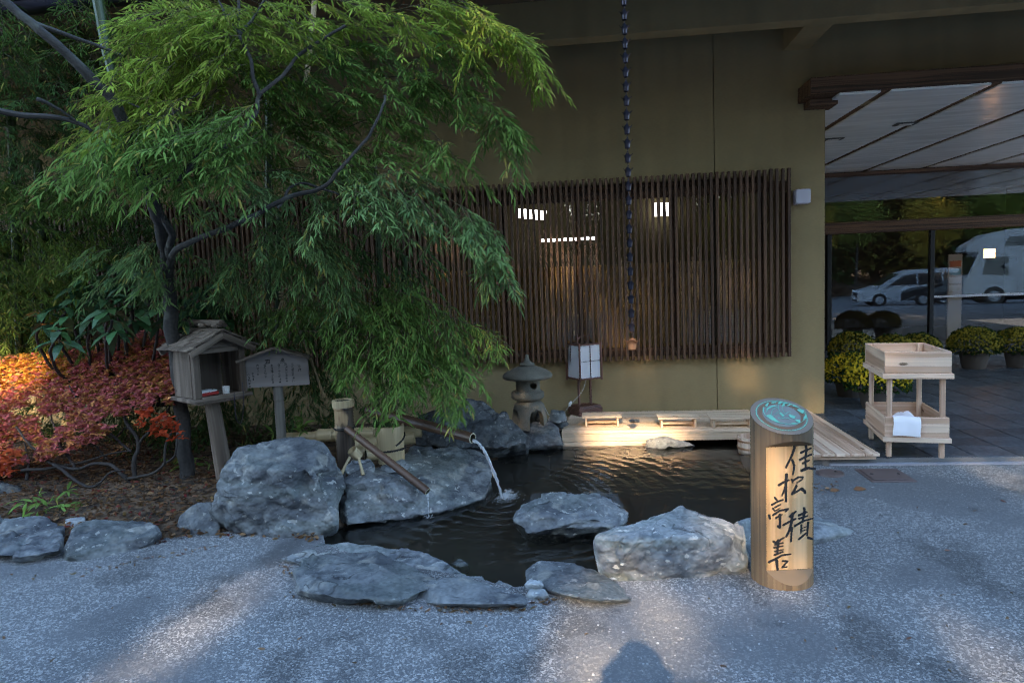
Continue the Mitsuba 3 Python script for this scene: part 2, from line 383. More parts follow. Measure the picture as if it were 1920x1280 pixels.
# tile floor of the porch: a mortar slab, each tile a piece of its own
mb = MB().add(*boxb(XC - .75, 10.0, YK, YG + 6, -.1, ZT - .006, bev=.001))
struct('porch_floor', (mb.out()[0], mb.out()[1]), 'matte', color=(.16, .16, .165))
TS = .325
rows, cols = int((YG - YK) / TS), 15
for i in range(rows):
    for j in range(cols):
        x0, y0 = XC - .72 + j * TS + (.04 if i % 2 else 0) * 0, YK + .012 + i * TS
        V_, U_ = board((x0 + TS / 2, y0 + TS / 2, ZT - .006 + rng.uniform(-.0006, .0006)), (TS - .009, TS - .009, .014), bev=.0035)
        put('tile', (V_, np.arange(len(V_)).reshape(-1, 3), np.tile([.5, rng.uniform(0, 50)], (len(V_), 1))), 'slate', 'porch_floor')
k = MB().add(*boxb(XC - .55, 9, YK - .035, YK, -.05, .012))
put('edge_strip', (k.out()[0], k.out()[1]), 'matte', 'porch_floor', color=(.2, .22, .27))

# ---------------------------------------------------------------- the building
B = thing('hotel_building', 'olive plastered building with deep eaves, slatted window and glazed entrance porch', 'building')
def bxp(name, x0, x1, y0, y1, z0, z1, bsdf, parent=B, color=None, tone=0, g=None, bev=.004, label=None):
    mb = MB().add(*boxb(x0, x1, y0, y1, z0, z1, tone=tone, g=g, bev=bev)); o = mb.out()
    return put(name, o if color is None else (o[0], o[1]), bsdf, parent, color=color, label=label)
XO0, XO1, ZO0, ZO1 = -7.4, float(gy(1437, 500, YW)[0]), LZ0 + .06, LZ1 - .05      # window opening behind the lattice
H2 = 4.4
W = put('wall', (np.vstack([boxb(-14, XO0, YW, YW + .2, -.1, H2)[0]]), np.arange(132).reshape(-1, 3)), 'plaster', B)
def wall(x0, x1, z0, z1, y0=YW, y1=YW + .2):
    V_, _ = boxb(x0, x1, y0, y1, z0, z1, bev=2e-5); put('panel', (V_, np.arange(len(V_)).reshape(-1, 3)), 'plaster', W)
wall(XO0, XSEAM - .004, -.1, ZO0); wall(XSEAM + .004, XC, -.1, ZO0)
wall(XO0, XSEAM - .004, ZO1, H2); wall(XSEAM + .004, XC, ZO1, H2)
wall(XO1, XC, ZO0, ZO1)
wall(XC, 10, ZC0 + .02, H2)
wall(XC - .2, XC - .002, -.1, H2, YW + .203, YG)                       # porch side of the corner
V_, _ = boxb(XSEAM - .03, XSEAM + .03, YW + .05, YW + .15, -.1, H2); put('joint_backing', (V_, np.arange(len(V_)).reshape(-1, 3)), 'matte', W, color=(.06, .05, .03))
# eaves beam, the arms that carry it, soffit
bxp('eaves_beam', -14, 12, YBEAM, YBEAM + .18, ZBEAM, H2 - .01, 'plaster')
xb = float(gy(1493, 95, YW)[0])
x2 = float(gy(960, 130, YW)[0]); dx = xb - x2
for i in range(-3, 3):
    if i == 1: xc = xb + dx
    else: xc = xb + dx * i
    bxp('eaves_arm', xc - .13, xc + .13, YBEAM + .181, YW - .001, ZBEAM + .002, H2 - .012, 'plaster')
ZE = 3.72                                    # eaves edge: the soffit falls towards it
sa = math.atan2(H2 - ZE, YW - YCH + .05); sl_ = math.hypot(H2 - ZE, YW - YCH + .05)
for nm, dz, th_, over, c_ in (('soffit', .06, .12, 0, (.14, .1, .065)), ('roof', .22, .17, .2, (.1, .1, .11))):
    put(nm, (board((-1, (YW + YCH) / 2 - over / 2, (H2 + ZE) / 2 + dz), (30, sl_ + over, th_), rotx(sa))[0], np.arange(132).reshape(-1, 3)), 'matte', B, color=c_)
bxp('flat_roof', -16, 14, YW + .02, 17, H2 + .01, H2 + .2, 'matte', color=(.1, .1, .11))
gut = tube([(-16, YCH - .02, ZE + .06), (14, YCH - .02, ZE + .06)], .07, 10); put('gutter', gut, 'dark_metal', B, smooth=True)
# wooden beam over the porch, its ceiling boards and battens
xbm = float(gy(1520, 170, YW - .42)[0])
bxp('porch_beam', xbm, 10, YW - .42, YW - .004, ZC0 + .037, ZC0 + .185, 'dark_wood', tone=1)
bxp('porch_beam_trim', xbm + .06, XC + .06, YW - .2, YW + .06, ZC0 - .03, ZC0 + .034, 'dark_wood', tone=2)
ang = math.atan2(ZC1 - ZC0, YG - (YW - .4)); ln = math.hypot(ZC1 - ZC0, YG - YW + .4)
PW = float(gy(1732, 314, YG)[0] - gy(1620, 314, YG)[0]); px0 = float(gy(1620, 314, YG)[0]) - PW
yc, zc = (YG + YW - .4) / 2, (ZC0 + ZC1) / 2
Rx = rotx(ang)
for i in range(-2, 8):
    x0 = px0 + PW * i; xa_ = max(x0 + .045, XC + .002)
    if x0 + PW < XC + .1: continue
    V_, U_ = board(((xa_ + x0 + PW - .045) / 2, yc, zc + .02), (x0 + PW - .045 - xa_, ln, .025), Rx, bev=.004)
    put('ceiling_panel', (V_, np.arange(len(V_)).reshape(-1, 3), np.tile([.5, float(i) * 3.7], (len(V_), 1))), 'ceiling_board', B)
    if x0 < XC: continue
    V_, U_ = board((x0, yc, zc + .035), (.1, ln, .03), Rx, g=1, bev=.004); put('batten', (V_, np.arange(len(V_)).reshape(-1, 3), U_), 'dark_wood', B)
bxp('ceiling_backing', XC - .15, 10, YW - .3, YG, max(ZC0, ZC1) + .07, max(ZC0, ZC1) + .1, 'matte', color=(.03, .03, .03))
for (u, v_) in ((1698, 232), (1562, 261), (1760, 361)):
    if v_ > 320: continue
    d = ray(u, v_); n_ = A([0, -math.sin(ang), math.cos(ang)]); n_ = np.cross([1.0, 0, 0], [0, math.cos(ang), math.sin(ang)])
    t = ((A([0, yc, zc + .006]) - CAM) @ n_) / (d @ n_); P = CAM + d * t
    dl = put('downlight', (board(P - A([0, 0, .004]), (.24, .16, .014), Rx)[0], np.arange(132).reshape(-1, 3)), 'matte', B, color=(.1, .1, .1))
    put('lens', (board(P - A([0, 0, .013]), (.15, .095, .006), Rx)[0], np.arange(132).reshape(-1, 3)), 'gloss', dl, color=(.75, .72, .68))
# entrance glazing
G = put('entrance_glazing', MB().add(*boxb(XC - .1, 10, YG - .04, YG + .05, ZT, ZT + .05)).out()[:2], 'satin', B, color=(.03, .03, .035))
zh0, zh1 = float(gy(1735, 432, YG)[2]), float(gy(1735, 410, YG)[2])
for z0, z1, nm, d in ((zh0, zh1, 'head_beam', .07), (ZC1 - .07, ZC1 + .0, 'top_rail', .06)):
    put(nm, MB().add(*boxb(XC - .1, 10, YG - d, YG + d, z0, z1, tone=3)).out(), 'dark_wood', G)
xm = float(gy(1746, 500, YG)[0]); xl = float(gy(1556, 500, YG)[0])
for x in (xl - .02, xm, xm + 1.95, xm + 3.9):
    put('mullion', MB().add(*boxb(x - .035, x + .035, YG - .045, YG + .045, ZT + .051, zh0 - .002)).out()[:2], 'satin', G, color=(.02, .022, .028))
xs_ = [xl, xm, xm + 1.95, xm + 3.9]
def pane(name, x0, x1, z0, z1, y, parent, bsdf):
    return put(name, (A([[x0, y, z0], [x1, y, z0], [x1, y, z1], [x0, y, z1]], float), A([[0, 1, 2], [0, 2, 3]])), bsdf, parent)
for a, b in zip(xs_[:-1], xs_[1:]): pane('door_pane', a + .036, b - .036, ZT + .05, zh0, YG, G, 'mirror_glass')
pane('transom_pane', XC - .1, 10, zh1, ZC1 - .07, YG + .005, G, 'mirror_glass')
zs = float(gy(1850, 553, YG)[2])
put('safety_strip', MB().add(*boxb(xm + .04, 9.5, YG - .012, YG - .004, zs - .02, zs + .02)).out()[:2], 'satin', G, color=(.75, .77, .85))
# rooms behind the glass: dark, a few lamps
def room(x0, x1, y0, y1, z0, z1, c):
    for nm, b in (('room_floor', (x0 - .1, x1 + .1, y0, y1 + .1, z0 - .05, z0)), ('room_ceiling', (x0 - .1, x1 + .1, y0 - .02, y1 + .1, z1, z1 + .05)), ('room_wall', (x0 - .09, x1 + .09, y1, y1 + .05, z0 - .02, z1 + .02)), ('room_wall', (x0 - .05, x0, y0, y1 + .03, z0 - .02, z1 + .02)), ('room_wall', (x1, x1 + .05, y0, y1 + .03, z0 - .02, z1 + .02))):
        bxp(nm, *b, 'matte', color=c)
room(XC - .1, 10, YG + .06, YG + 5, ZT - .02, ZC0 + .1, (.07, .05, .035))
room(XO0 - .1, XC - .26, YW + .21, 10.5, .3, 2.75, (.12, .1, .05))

# lattice in front of the window
L = put('lattice_screen', MB().add(*boxb(-7.0, LX1, YW - .075, YW - .035, LZ1 - .22, LZ1 - .12, tone=1)).out(), 'dark_wood', B, label='dark brown screen of vertical slats over the window')
put('rail', MB().add(*boxb(-7.0, LX1, YW - .075, YW - .035, LZ0 + .04, LZ0 + .13, tone=1)).out(), 'dark_wood', L)
put('rail', MB().add(*boxb(LX1 - .03, LX1 - .004, YW - .074, YW - .001, LZ0 + .14, LZ1 - .23, tone=1)).out(), 'dark_wood', L)
pitch = float(gy(1306, 500, YW - .1)[0] - gy(1251.6, 500, YW - .1)[0]) / 5
x = LX1 - .014; i = 0
while x > -6.6 and i < 170:
    put('slat', MB().add(*boxb(x - .014, x + .014, YW - .125, YW - .076, LZ0 + rng.uniform(-.003, .003), LZ1 + rng.uniform(-.003, .003), tone=int(rng.integers(0, 6)), bev=.002)).out(), 'dark_wood', L)
    x -= pitch; i += 1
# window: frames, panes, reed blind, a lit tube and added glowing panels behind
WN = put('window', MB().add(*boxb(XO0, XO1, YW + .02, YW + .09, ZO0 + .001, ZO0 + .05)).out(), 'dark_wood', B)
put('frame', MB().add(*boxb(XO0, XO1, YW + .02, YW + .09, ZO1 - .16, ZO1 - .002)).out(), 'dark_wood', WN)
zr = float(gy(1250, 492, YW + .1)[2])
wx = [XO1 - .03] + [float(gy(u, 450, YW + .06)[0]) for u in (1261, 1085, 943)] + [-1.9, -3.2, -4.5, -5.8]
for x in wx: put('frame', MB().add(*boxb(x - .025, x + .025, YW + .022, YW + .088, ZO0 + .052, ZO1 - .162)).out(), 'dark_wood', WN)
for a, b in zip(wx[1:], wx[:-1]): pane('pane', a + .026, b - .026, ZO0 + .052, ZO1 - .162, YW + .06, WN, 'window_glass')
put('reed_blind', MB().add(*boxb(-6.5, XO1 - .06, YW + .1, YW + .112, ZO0 + .06, zr)).out()[:2], 'reed_blind', WN)
def lamp(parent, name, c, size, power, R=None):
    V_, _ = board(c, size, R, bev=.001)
    return put(name, (V_, np.arange(len(V_)).reshape(-1, 3)), 'matte', parent, color=(.8, .8, .8), emitter={'type': 'area', 'radiance': {'type': 'rgb', 'value': list(power)}})
pa, pb = gy(1012, 451, 9.2), gy(1116, 447, 9.2)
lamp(B, 'ceiling_tube', (pa + pb) / 2, (pb[0] - pa[0], .05, .035), (.3, .3, .28))
pa = gy(1240, 393, 10.3); lamp(B, 'wall_lamp', pa - A([0, .02, 0]), (.25, .04, .19), (.2, .19, .17))  # added glowing panel in place of a bright window, no lamp there
pa = gy(996, 402, 9.8); lamp(B, 'paper_lamp', pa, (.42, .05, .13), (.2, .19, .17), roty(.13))  # added glowing panel stands in for sky reflected in the window glass
pa = gy(1855, 475, 13.0); lamp(B, 'lobby_lamp', pa, (.14, .1, .16), (.3, .14, .05))
# box lamp on the corner pier
wl = gy(1503, 369, YW - .06)
single('wall_box_lamp', MB().add(*board(wl, (.145, .13, .145), bev=.008)).out()[:2], 'matte', 'white square box lamp on the plaster wall right of the slats', 'lamp', color=(.55, .53, .62))

# ---------------------------------------------------------------- deck
deckL, deckR = float(gz(1053, 808, ZD)[0]), 1.66
YD = float(gz(1230, 807, ZD)[1])
D = thing('wooden_deck', 'low pale timber deck at the back edge of the pond carrying small stools', 'deck')
n = 7; w = (YW - .02 - YD) / n
for i in range(n):
    y0 = YD + w * i; sl = .1 * (1 - i / n) if i else .1
    put('plank', MB().add(*boxb(deckL + .012 * i, deckR, y0 + .002, y0 + w - .002, ZD - .024, ZD + rng.uniform(-.001, .001), tone=int(rng.integers(0, 6)))).out(), 'fresh_wood', D)
xj = float(gz(1212, 830, ZW)[0])
put('fascia_board', MB().add(*boxb(deckL, deckR, YD + .012, YD + .036, ZD - .1, ZD - .026, tone=2)).out(), 'fresh_wood', D)
put('fascia_board', MB().add(*boxb(deckL + .01, xj, YD + .014, YD + .038, ZW - .03, ZD - .104, tone=4)).out(), 'fresh_wood', D)
put('end_board', MB().add(*boxb(deckL + .002, deckL + .026, YD + .04, YW - .06, ZW - .03, ZD - .026, tone=3)).out(), 'fresh_wood', D)
for y in (YD + .12, YW - .15): put('joist', MB().add(*boxb(deckL + .03, deckR - .02, y - .03, y + .03, ZD - .09, ZD - .025, tone=3)).out(), 'fresh_wood', D)
RP = thing('boardwalk', 'short walkway of five lengthwise boards between deck and tiled porch', 'walkway')
xr0, xr1 = 1.70, float(gz(1652, 850, ZD)[0])
yr0, yr1 = float(gz(1600, 850, ZD)[1]), YW - .03
n = 5; w = (xr1 - xr0) / n
for i in range(n):
    put('board', MB().add(*boxb(xr0 + w * i + .004, xr0 + w * (i + 1) - .004, yr0 + rng.uniform(-.006, .006), yr1, ZD - .026, ZD + rng.uniform(-.002, .002), tone=10 + i)).out(), 'cedar', RP)
for y in (yr0 + .06, (yr0 + yr1) / 2, yr1 - .1): put('bearer', MB().add(*boxb(xr0 + .01, xr1 - .02, y - .03, y + .03, ZT + .002, ZD - .027, tone=3)).out(), 'cedar', RP)

# ---------------------------------------------------------------- rocks
def rock(name, pts, label, group=None, tone=1.0, wet=False, seed=0, amp=.03, l=.019, strata=None, round_=3, cat='rock', cracks=1.0):
    """A boulder: the hull of its corner points, rounded, then broken up by noise."""
    man = m3.Manifold.hull_points(np.asarray(pts, float)).refine_to_length(l)
    m = man.to_mesh(); tm = trimesh.Trimesh(m.vert_properties[:, :3], m.tri_verts, process=True)
    trimesh.smoothing.filter_taubin(tm, lamb=.5, nu=.3, iterations=round_ * 2)
    V = tm.vertices.copy(); N = tm.vertex_normals.copy(); s = 1.0
    q = V + seed * 7.3
    d = (meshkit.fbm(q * 3.2, 3, seed) - .5) * 2.2 + (meshkit.fbm(q * 9, 3, seed + 3) - .5) * .9
    rid = 1 - np.abs(meshkit.fbm(q * 4.5 + 3, 3, seed + 5) * 2 - 1); d -= cracks * np.clip(rid - .86, 0, 1) * 4.5
    gr = np.random.default_rng(900 + seed); ext = np.ptp(V, axis=0).max()
    for cs_, wgt in ((max(.1, ext * .26), .48), (max(.04, ext * .08), .33)):          # broken faces: each cell of the surface its own plane
        ns = max(6, int(1.6 * (ext / cs_) ** 2)); ctr = V[gr.choice(len(V), min(ns, len(V)), False)]; tilt = gr.normal(0, .34, (len(ctr), 3))
        w_ = V + (meshkit.fbm(V * 9, 2, seed)[:, None] - .5) * cs_ * .5
        dd = ((w_[:, None] - ctr[None]) ** 2).sum(-1); i_ = np.argpartition(dd, 1, 1)[:, :2]; r_ = np.arange(len(V))
        da, db = dd[r_, i_[:, 0]], dd[r_, i_[:, 1]]; i_ = np.where(da < db, i_[:, 0], i_[:, 1]); lo, hi = np.sqrt(np.minimum(da, db)), np.sqrt(np.maximum(da, db))
        d += wgt * (((V - ctr[i_]) * tilt[i_]).sum(1) / amp * .42 - .5 * np.exp(-(hi - lo) / .012) * (gr.random(len(ctr)) < .45)[i_])
    if strata is not None:
        ax, freq, a = strata; h = q @ (A(ax) / np.linalg.norm(ax)) * freq + .8 * meshkit.fbm(q * 3, 2, seed + 2)
        d += a * (np.abs((h % 1) - .5) * 2 - .5) + a * .5 * (meshkit.noise(np.stack([np.floor(h), h * 0, h * 0], -1), seed) - .5)
    V += N * (d * amp)[:, None]
    return single(name, (V, np.asarray(tm.faces), np.tile([tone, (seed * 5.37) % 40], (len(V), 1))), 'wet_rock' if wet else 'rock', label, cat, group, smooth=True)
def outline(px, front_z, back, k=None):
    """Corner points of a rock from pixels: ('g', u, v[, z]) on a level plane, ('y', u, v, Y) on an upright one."""
    out = []
    for t in px:
        out.append(gz(t[1], t[2], t[3] if len(t) > 3 else 0.0) if t[0] == 'g' else gy(t[1], t[2], t[3]))
    return out
def R_(*t): return [gz(a[0], a[1], a[2]) if len(a) == 3 else gy(a[0], a[1], a[3]) for a in t]
def gyY(u, v, Y): return gy(u, v, Y)
g0 = gz(540, 1025)[1]                         # depth of the big boulder's foot
Yb = float(g0)
rock('boulder', [gz(392, 1005, -.1), gz(470, 1030, -.1), gz(545, 1032, -.1), gz(628, 1008, -.1), gy(388, 960, Yb + .2), gy(412, 880, Yb + .28), gy(445, 842, Yb + .4), gy(520, 832, Yb + .55), gy(525, 822, Yb + .62), gy(600, 822, Yb + .6), gy(640, 866, Yb + .5), gy(642, 900, Yb + .4), gy(500, 880, Yb + .14), gy(590, 880, Yb + .18), gy(630, 980, Yb + .2), gz(640, 960, -.1), gz(400, 960, -.1), gy(480, 845, Yb + .75), gy(600, 840, Yb + .8)],
     'large upright blue grey boulder left of the bamboo spout', seed=1, amp=.034, tone=.9)
rock('boulder', [gz(330, 1012, -.05), gz(400, 1022, -.05), gy(335, 965, Yb + .3), gy(365, 940, Yb + .35), gy(420, 940, Yb + .35), gz(430, 1000, -.05), gz(360, 985, -.05), gy(420, 945, Yb + .5)], 'squat dark grey rock leaning on the left side of the biggest upright boulder', seed=2, amp=.03, tone=.7)
Y2 = float(gz(200, 1062)[1])
rock('boulder', [gz(118, 1060, -.05), gz(160, 1068, -.05), gz(240, 1050, -.05), gz(300, 1015, -.05), gy(140, 980, Y2 + .3), gy(180, 972, Y2 + .4), gy(285, 975, Y2 + .45), gy(302, 995, Y2 + .35), gy(125, 1040, Y2 + .05), gz(150, 1010, -.05), gz(280, 985, -.05)], 'smooth low purple grey rock edging the mulch bed', seed=3, amp=.02, tone=.85)
rock('boulder', [gz(-60, 1036, .06), gz(40, 1044, .06), gz(112, 1032, .06), gz(-60, 1040, -.05), gz(40, 1052, -.05), gz(110, 1042, -.05), gz(128, 1010, -.05), gy(-60, 985, Y2 + .5), gy(10, 968, Y2 + .55), gy(80, 965, Y2 + .6), gy(125, 985, Y2 + .5), gz(-60, 985, -.05), gz(100, 985, -.05)], 'flat greenish rock at the lower left corner of the mulch bed', seed=4, amp=.028, tone=1.05, strata=((.3, .2, 1), 9, .5))
rock('stone', [gz(118, 995, 0), gz(140, 1000, 0), gz(165, 990, 0), gy(122, 972, Y2 + .55), gy(160, 968, Y2 + .6), gz(160, 978, 0), gz(125, 980, 0)], 'small pale stone wedged between two low rocks on the left edge', seed=5, amp=.008, tone=1.8, l=.02)
Y3 = float(gz(0, 965)[1])
rock('boulder', [gz(-60, 975, -.05), gz(0, 970, -.05), gz(35, 950, -.05), gy(-60, 905, Y3 + .3), gy(20, 900, Y3 + .3), gy(48, 920, Y3 + .3), gz(50, 930, -.05), gz(-60, 930, -.05), gy(-20, 898, Y3 + .5)], 'dark angular rock cut by the left edge under the red shrub', seed=6, amp=.03, tone=.7)
Y4 = float(gz(650, 990, ZW)[1]); Y5 = float(gz(905, 945, ZW)[1])
rock('boulder', [gz(646, 992, -.2), gz(720, 984, -.2), gz(800, 968, -.2), gz(880, 950, -.2), gz(914, 930, -.2), gy(650, 985, Y4), gy(800, 965, gz(800, 968, ZW)[1]), gy(645, 905, Y4 + .2), gy(660, 890, Y4 + .3), gy(740, 893, Y4 + .55), gy(770, 870, Y5 + .45), gy(790, 842, Y5 + .7), gy(850, 836, Y5 + .8), gy(905, 845, Y5 + .8), gy(922, 870, Y5 + .6), gy(924, 900, Y5 + .35), gy(905, 935, Y5 + .05), gy(830, 900, Y5 + .25), gy(745, 912, Y4 + .26), gz(900, 880, -.2), gz(700, 900, -.2)],
     'long wet grey rock at the water under the two bamboo spouts', wet=True, seed=7, amp=.022, tone=1.0, strata=((.2, .1, 1), 7, .35))
Y6 = float(gz(935, 876, ZW)[1])
rock('boulder', [gz(880, 872, -.2), gz(930, 878, -.2), gz(985, 868, -.2), gy(990, 835, Y6 + .25), gy(995, 815, Y6 + .3), gy(950, 782, Y6 + .5), gy(905, 754, Y6 + .6), gy(860, 757, Y6 + .6), gy(815, 770, Y6 + .55), gy(760, 790, Y6 + .6), gy(750, 830, Y6 + .5), gy(840, 840, Y6 + .1), gy(930, 840, Y6 + .05), gy(900, 790, Y6 + .35), gz(780, 850, -.2), gz(985, 845, -.2), gy(880, 765, Y6 + .9)],
     'dark blue black boulder behind the falling water', seed=8, amp=.03, tone=.5)
Y7 = float(gz(1020, 853, ZW)[1])
rock('boulder', [gz(985, 852, -.2), gz(1030, 854, -.2), gz(1056, 842, -.2), gy(1056, 835, Y7 + .12), gy(1045, 800, Y7 + .3), gy(1030, 790, Y7 + .4), gy(1000, 790, Y7 + .45), gy(975, 800, Y7 + .4), gy(985, 840, Y7 + .1), gy(1020, 810, Y7 + .15), gz(980, 830, -.2), gz(1050, 825, -.2), gy(1000, 792, Y7 + .6)],
     'blue green rock at the water edge carrying the stone lantern', seed=9, amp=.018, tone=.95, cracks=.4)
for k, (u, v, w, h, t) in enumerate([(1045, 790, 40, 24, .9), (1015, 795, 30, 28, .55), (1050, 800, 34, 20, .75)]):
    Yk = Y7 + .42 + .08 * k
    rock('stone', [gy(u - w / 2, v, Yk), gy(u + w / 2, v, Yk), gy(u - w * .3, v - h, Yk + .06), gy(u + w * .3, v - h * .9, Yk + .05), gy(u, v + 4, Yk - .08), gy(u, v, Yk + .2), gy(u + w * .4, v - 5, Yk + .18)], ['pale grey stone between lantern and paper lamp', 'dark stone seen through the legs of the stone lantern', 'low grey stone beside the left end of the deck'][k], seed=20 + k, amp=.01, l=.02, tone=t)
for k, (u0, u1, v0, v1, t) in enumerate([(645, 706, 858, 891, 1.45), (709, 768, 857, 888, 1.35)]):
    Yk = Y4 + .42 + .1 * k
    rock('stone', [gy(u0, v1 - 8, Yk), gy(u0 + 8, v1, Yk - .03), gy(u1 - 8, v1 - 4, Yk - .03), gy(u1, v1 - 14, Yk), gy(u0 + 10, v0 + 4, Yk + .1), gy(u1 - 10, v0, Yk + .12), gy(u0 + 10, v1 - 4, Yk + .2), gy(u1 - 6, v1 - 6, Yk + .2)], ['pale flat stone under the wooden ladles', 'pale wedge stone under the lower spout'][k], seed=30 + k, amp=.008, l=.02, tone=t)
# more stones that carry the fountain corner
for k, (u, v, w, h, dY, t) in enumerate([(790, 845, 60, 22, .75, .8), (640, 905, 26, 50, .28, .45), (650, 955, 30, 60, .12, .4), (775, 850, 30, 20, .6, 1.1)]):
    Yk = Y4 + dY + (.35 if k in (0, 3) else 0)
    rock('stone', [gy(u - w / 2, v + h * .4, Yk), gy(u + w / 2, v + h * .4, Yk), gy(u - w * .35, v - h * .5, Yk + .08), gy(u + w * .35, v - h * .5, Yk + .08), gy(u, v + h * .5, Yk - .06), gy(u - w * .4, v, Yk + .25), gy(u + w * .4, v, Yk + .25)], ['grey brown stone behind the split bamboo cup', 'dark stone behind the weathered bamboo standpipe foot', 'dark stone sunk between big boulder and wet rock', 'small grey stone right of the split bamboo cup'][k], seed=34 + k, amp=.012, l=.025, tone=t)
Y8 = float(gz(1060, 1020, ZW)[1])
rock('boulder', [gz(975, 985, -.2), gz(1000, 1008, -.2), gz(1070, 1024, -.2), gz(1130, 1016, -.2), gz(1170, 985, -.2), gy(962, 975, Y8 + .12), gy(965, 955, Y8 + .25), gy(985, 938, Y8 + .4), gy(1030, 920, Y8 + .6), gy(1120, 918, Y8 + .62), gy(1150, 935, Y8 + .5), gy(1176, 960, Y8 + .25), gy(1168, 985, Y8 + .12), gy(1020, 965, Y8 + .1), gy(1110, 970, Y8 + .1), gy(985, 1000, Y8 + .04), gz(1160, 950, -.2), gz(1000, 950, -.2)],
     'rounded grey stepping rock standing in the middle of the pond', seed=10, amp=.03, tone=1.1, strata=((-.25, .1, 1), 11, .6))
Y9 = float(gz(1250, 1103)[1])
rock('boulder', [gz(1120, 1095, -.05), gz(1200, 1106, -.05), gz(1300, 1104, -.05), gz(1390, 1080, -.05), gy(1116, 1010, Y9 + .12), gy(1122, 995, Y9 + .2), gy(1190, 978, Y9 + .42), gy(1280, 952, Y9 + .62), gy(1330, 972, Y9 + .55), gy(1395, 985, Y9 + .4), gy(1398, 1060, Y9 + .15), gy(1150, 1012, Y9 + .03), gy(1280, 1005, Y9 + .08), gy(1370, 1010, Y9 + .15), gz(1395, 1020, -.2), gz(1130, 1020, -.2), gy(1270, 965, Y9 + .8)],
     'pale block shaped boulder in patchy sun left of the inscribed log', seed=11, amp=.026, tone=1.55)
rock('boulder', [gz(1372, 1060, -.05), gz(1420, 1062, -.05), gy(1375, 985, Y9 + .55), gy(1400, 968, Y9 + .7), gy(1440, 970, Y9 + .7), gz(1450, 1030, -.05), gz(1380, 1010, -.1), gy(1430, 985, Y9 + .9)], 'grey rock half hidden behind the inscribed log', seed=12, amp=.02, tone=1.2)
rock('boulder', [gz(1480, 1030, -.03), gz(1540, 1024, -.03), gz(1600, 1008, -.03), gz(1616, 996, -.03), gz(1590, 985, -.03), gz(1565, 967, -.03), gz(1500, 962, -.03), gz(1450, 975, -.03), gz(1500, 1015, .05), gz(1560, 985, .05), gz(1480, 975, .06), gz(1590, 998, .02)], 'flat pale stone let into the gravel right of the inscribed log', seed=13, amp=.012, tone=1.35, l=.03, cracks=.5)
Y10 = float(gz(690, 1136)[1])
rock('boulder', [gz(525, 1055, -.03), gz(560, 1062, -.03), gy(522, 1046, Y10 + .5), gy(600, 1018, Y10 + .8), gy(700, 1018, Y10 + .85), gy(800, 1035, Y10 + .75), gy(845, 1055, Y10 + .6), gz(900, 1095, -.03), gz(700, 1100, -.03), gz(700, 1030, -.05), gz(840, 1065, -.05), gz(560, 1040, -.03)], 'pale slab behind the front kerb rock at the pond edge', seed=14, amp=.02, tone=1.15, strata=((.2, .3, 1), 14, .35), cracks=.5)
rock('boulder', [gz(565, 1108, .07), gz(640, 1122, .07), gz(750, 1126, .06), gz(552, 1118, -.03), gz(640, 1132, -.03), gz(705, 1135, -.03), gz(760, 1136, -.03), gy(549, 1090, Y10 + .12), gy(560, 1048, Y10 + .5), gy(590, 1038, Y10 + .6), gy(700, 1032, Y10 + .66), gy(790, 1068, Y10 + .4), gy(828, 1085, Y10 + .25), gy(800, 1105, Y10 + .1), gy(600, 1095, Y10 + .05), gy(700, 1105, Y10 + .02), gz(820, 1100, -.03), gz(600, 1060, -.03)],
     'broad layered slate blue slab at the front of the pond', seed=15, amp=.022, tone=.85, strata=((.15, .35, 1), 13, .8), cracks=.6)
rock('boulder', [gz(830, 1132, .05), gz(980, 1132, .05), gz(770, 1132, -.03), gz(830, 1140, -.03), gz(990, 1140, -.03), gz(1000, 1128, -.03), gy(790, 1085, Y10 + .22), gy(850, 1075, Y10 + .4), gy(910, 1085, Y10 + .4), gy(975, 1105, Y10 + .25), gz(900, 1090, -.05), gz(990, 1110, -.03), gy(820, 1118, Y10 + .04), gy(960, 1122, Y10 + .04)], 'low flat grey slab right of the broad layered slab', seed=16, amp=.016, tone=.95, cracks=.6)
Y11 = float(gz(1100, 1132)[1])
rock('boulder', [gz(1055, 1114, .07), gz(1120, 1126, .06), gz(1182, 1122, .03), gz(1040, 1120, -.03), gz(1110, 1135, -.03), gz(1190, 1130, -.03), gz(1192, 1118, -.03), gy(983, 1068, Y11 + .45), gy(1010, 1049, Y11 + .55), gy(1040, 1050, Y11 + .55), gy(1060, 1064, Y11 + .45), gy(1120, 1065, Y11 + .4), gy(1150, 1085, Y11 + .25), gz(985, 1095, -.05), gz(1100, 1075, -.05), gy(1040, 1085, Y11 + .25), gz(1150, 1095, -.03)], 'smooth humped grey rock right of the stacked white stones', seed=17, amp=.012, tone=.8, cracks=.3)
for k, (u0, u1, v0, v1, Yk, t, lb) in enumerate([(845, 880, 1054, 1074, Y10 + .62, 1.6, 'white pebble behind the front slabs at the water'), (981, 1025, 1085, 1106, Y11 + .1, 1.9, 'upper white stone of the stacked pair'), (985, 1031, 1103, 1129, Y11 + .06, 1.9, 'lower white stone of the stacked pair'), (1140, 1162, 1079, 1093, Y11 + .32, 2.3, 'small white pebble before the pale block boulder')]):
    w = (u1 - u0)
    rock('stone', [gy(u0, (v0 + v1) / 2, Yk), gy(u1, (v0 + v1) / 2 + 1, Yk), gy(u0 + w * .2, v0, Yk + .02), gy(u1 - w * .2, v0, Yk + .02), gy(u0 + w * .2, v1, Yk), gy(u1 - w * .15, v1, Yk), gy((u0 + u1) / 2, v0 + 3, Yk + .1), gy((u0 + u1) / 2, v1 - 3, Yk + .1), gy((u0 + u1) / 2, (v0 + v1) / 2, Yk - .05)], lb, seed=40 + k, amp=.006, l=.015, tone=t, round_=2)
Y12 = float(YD - .06)
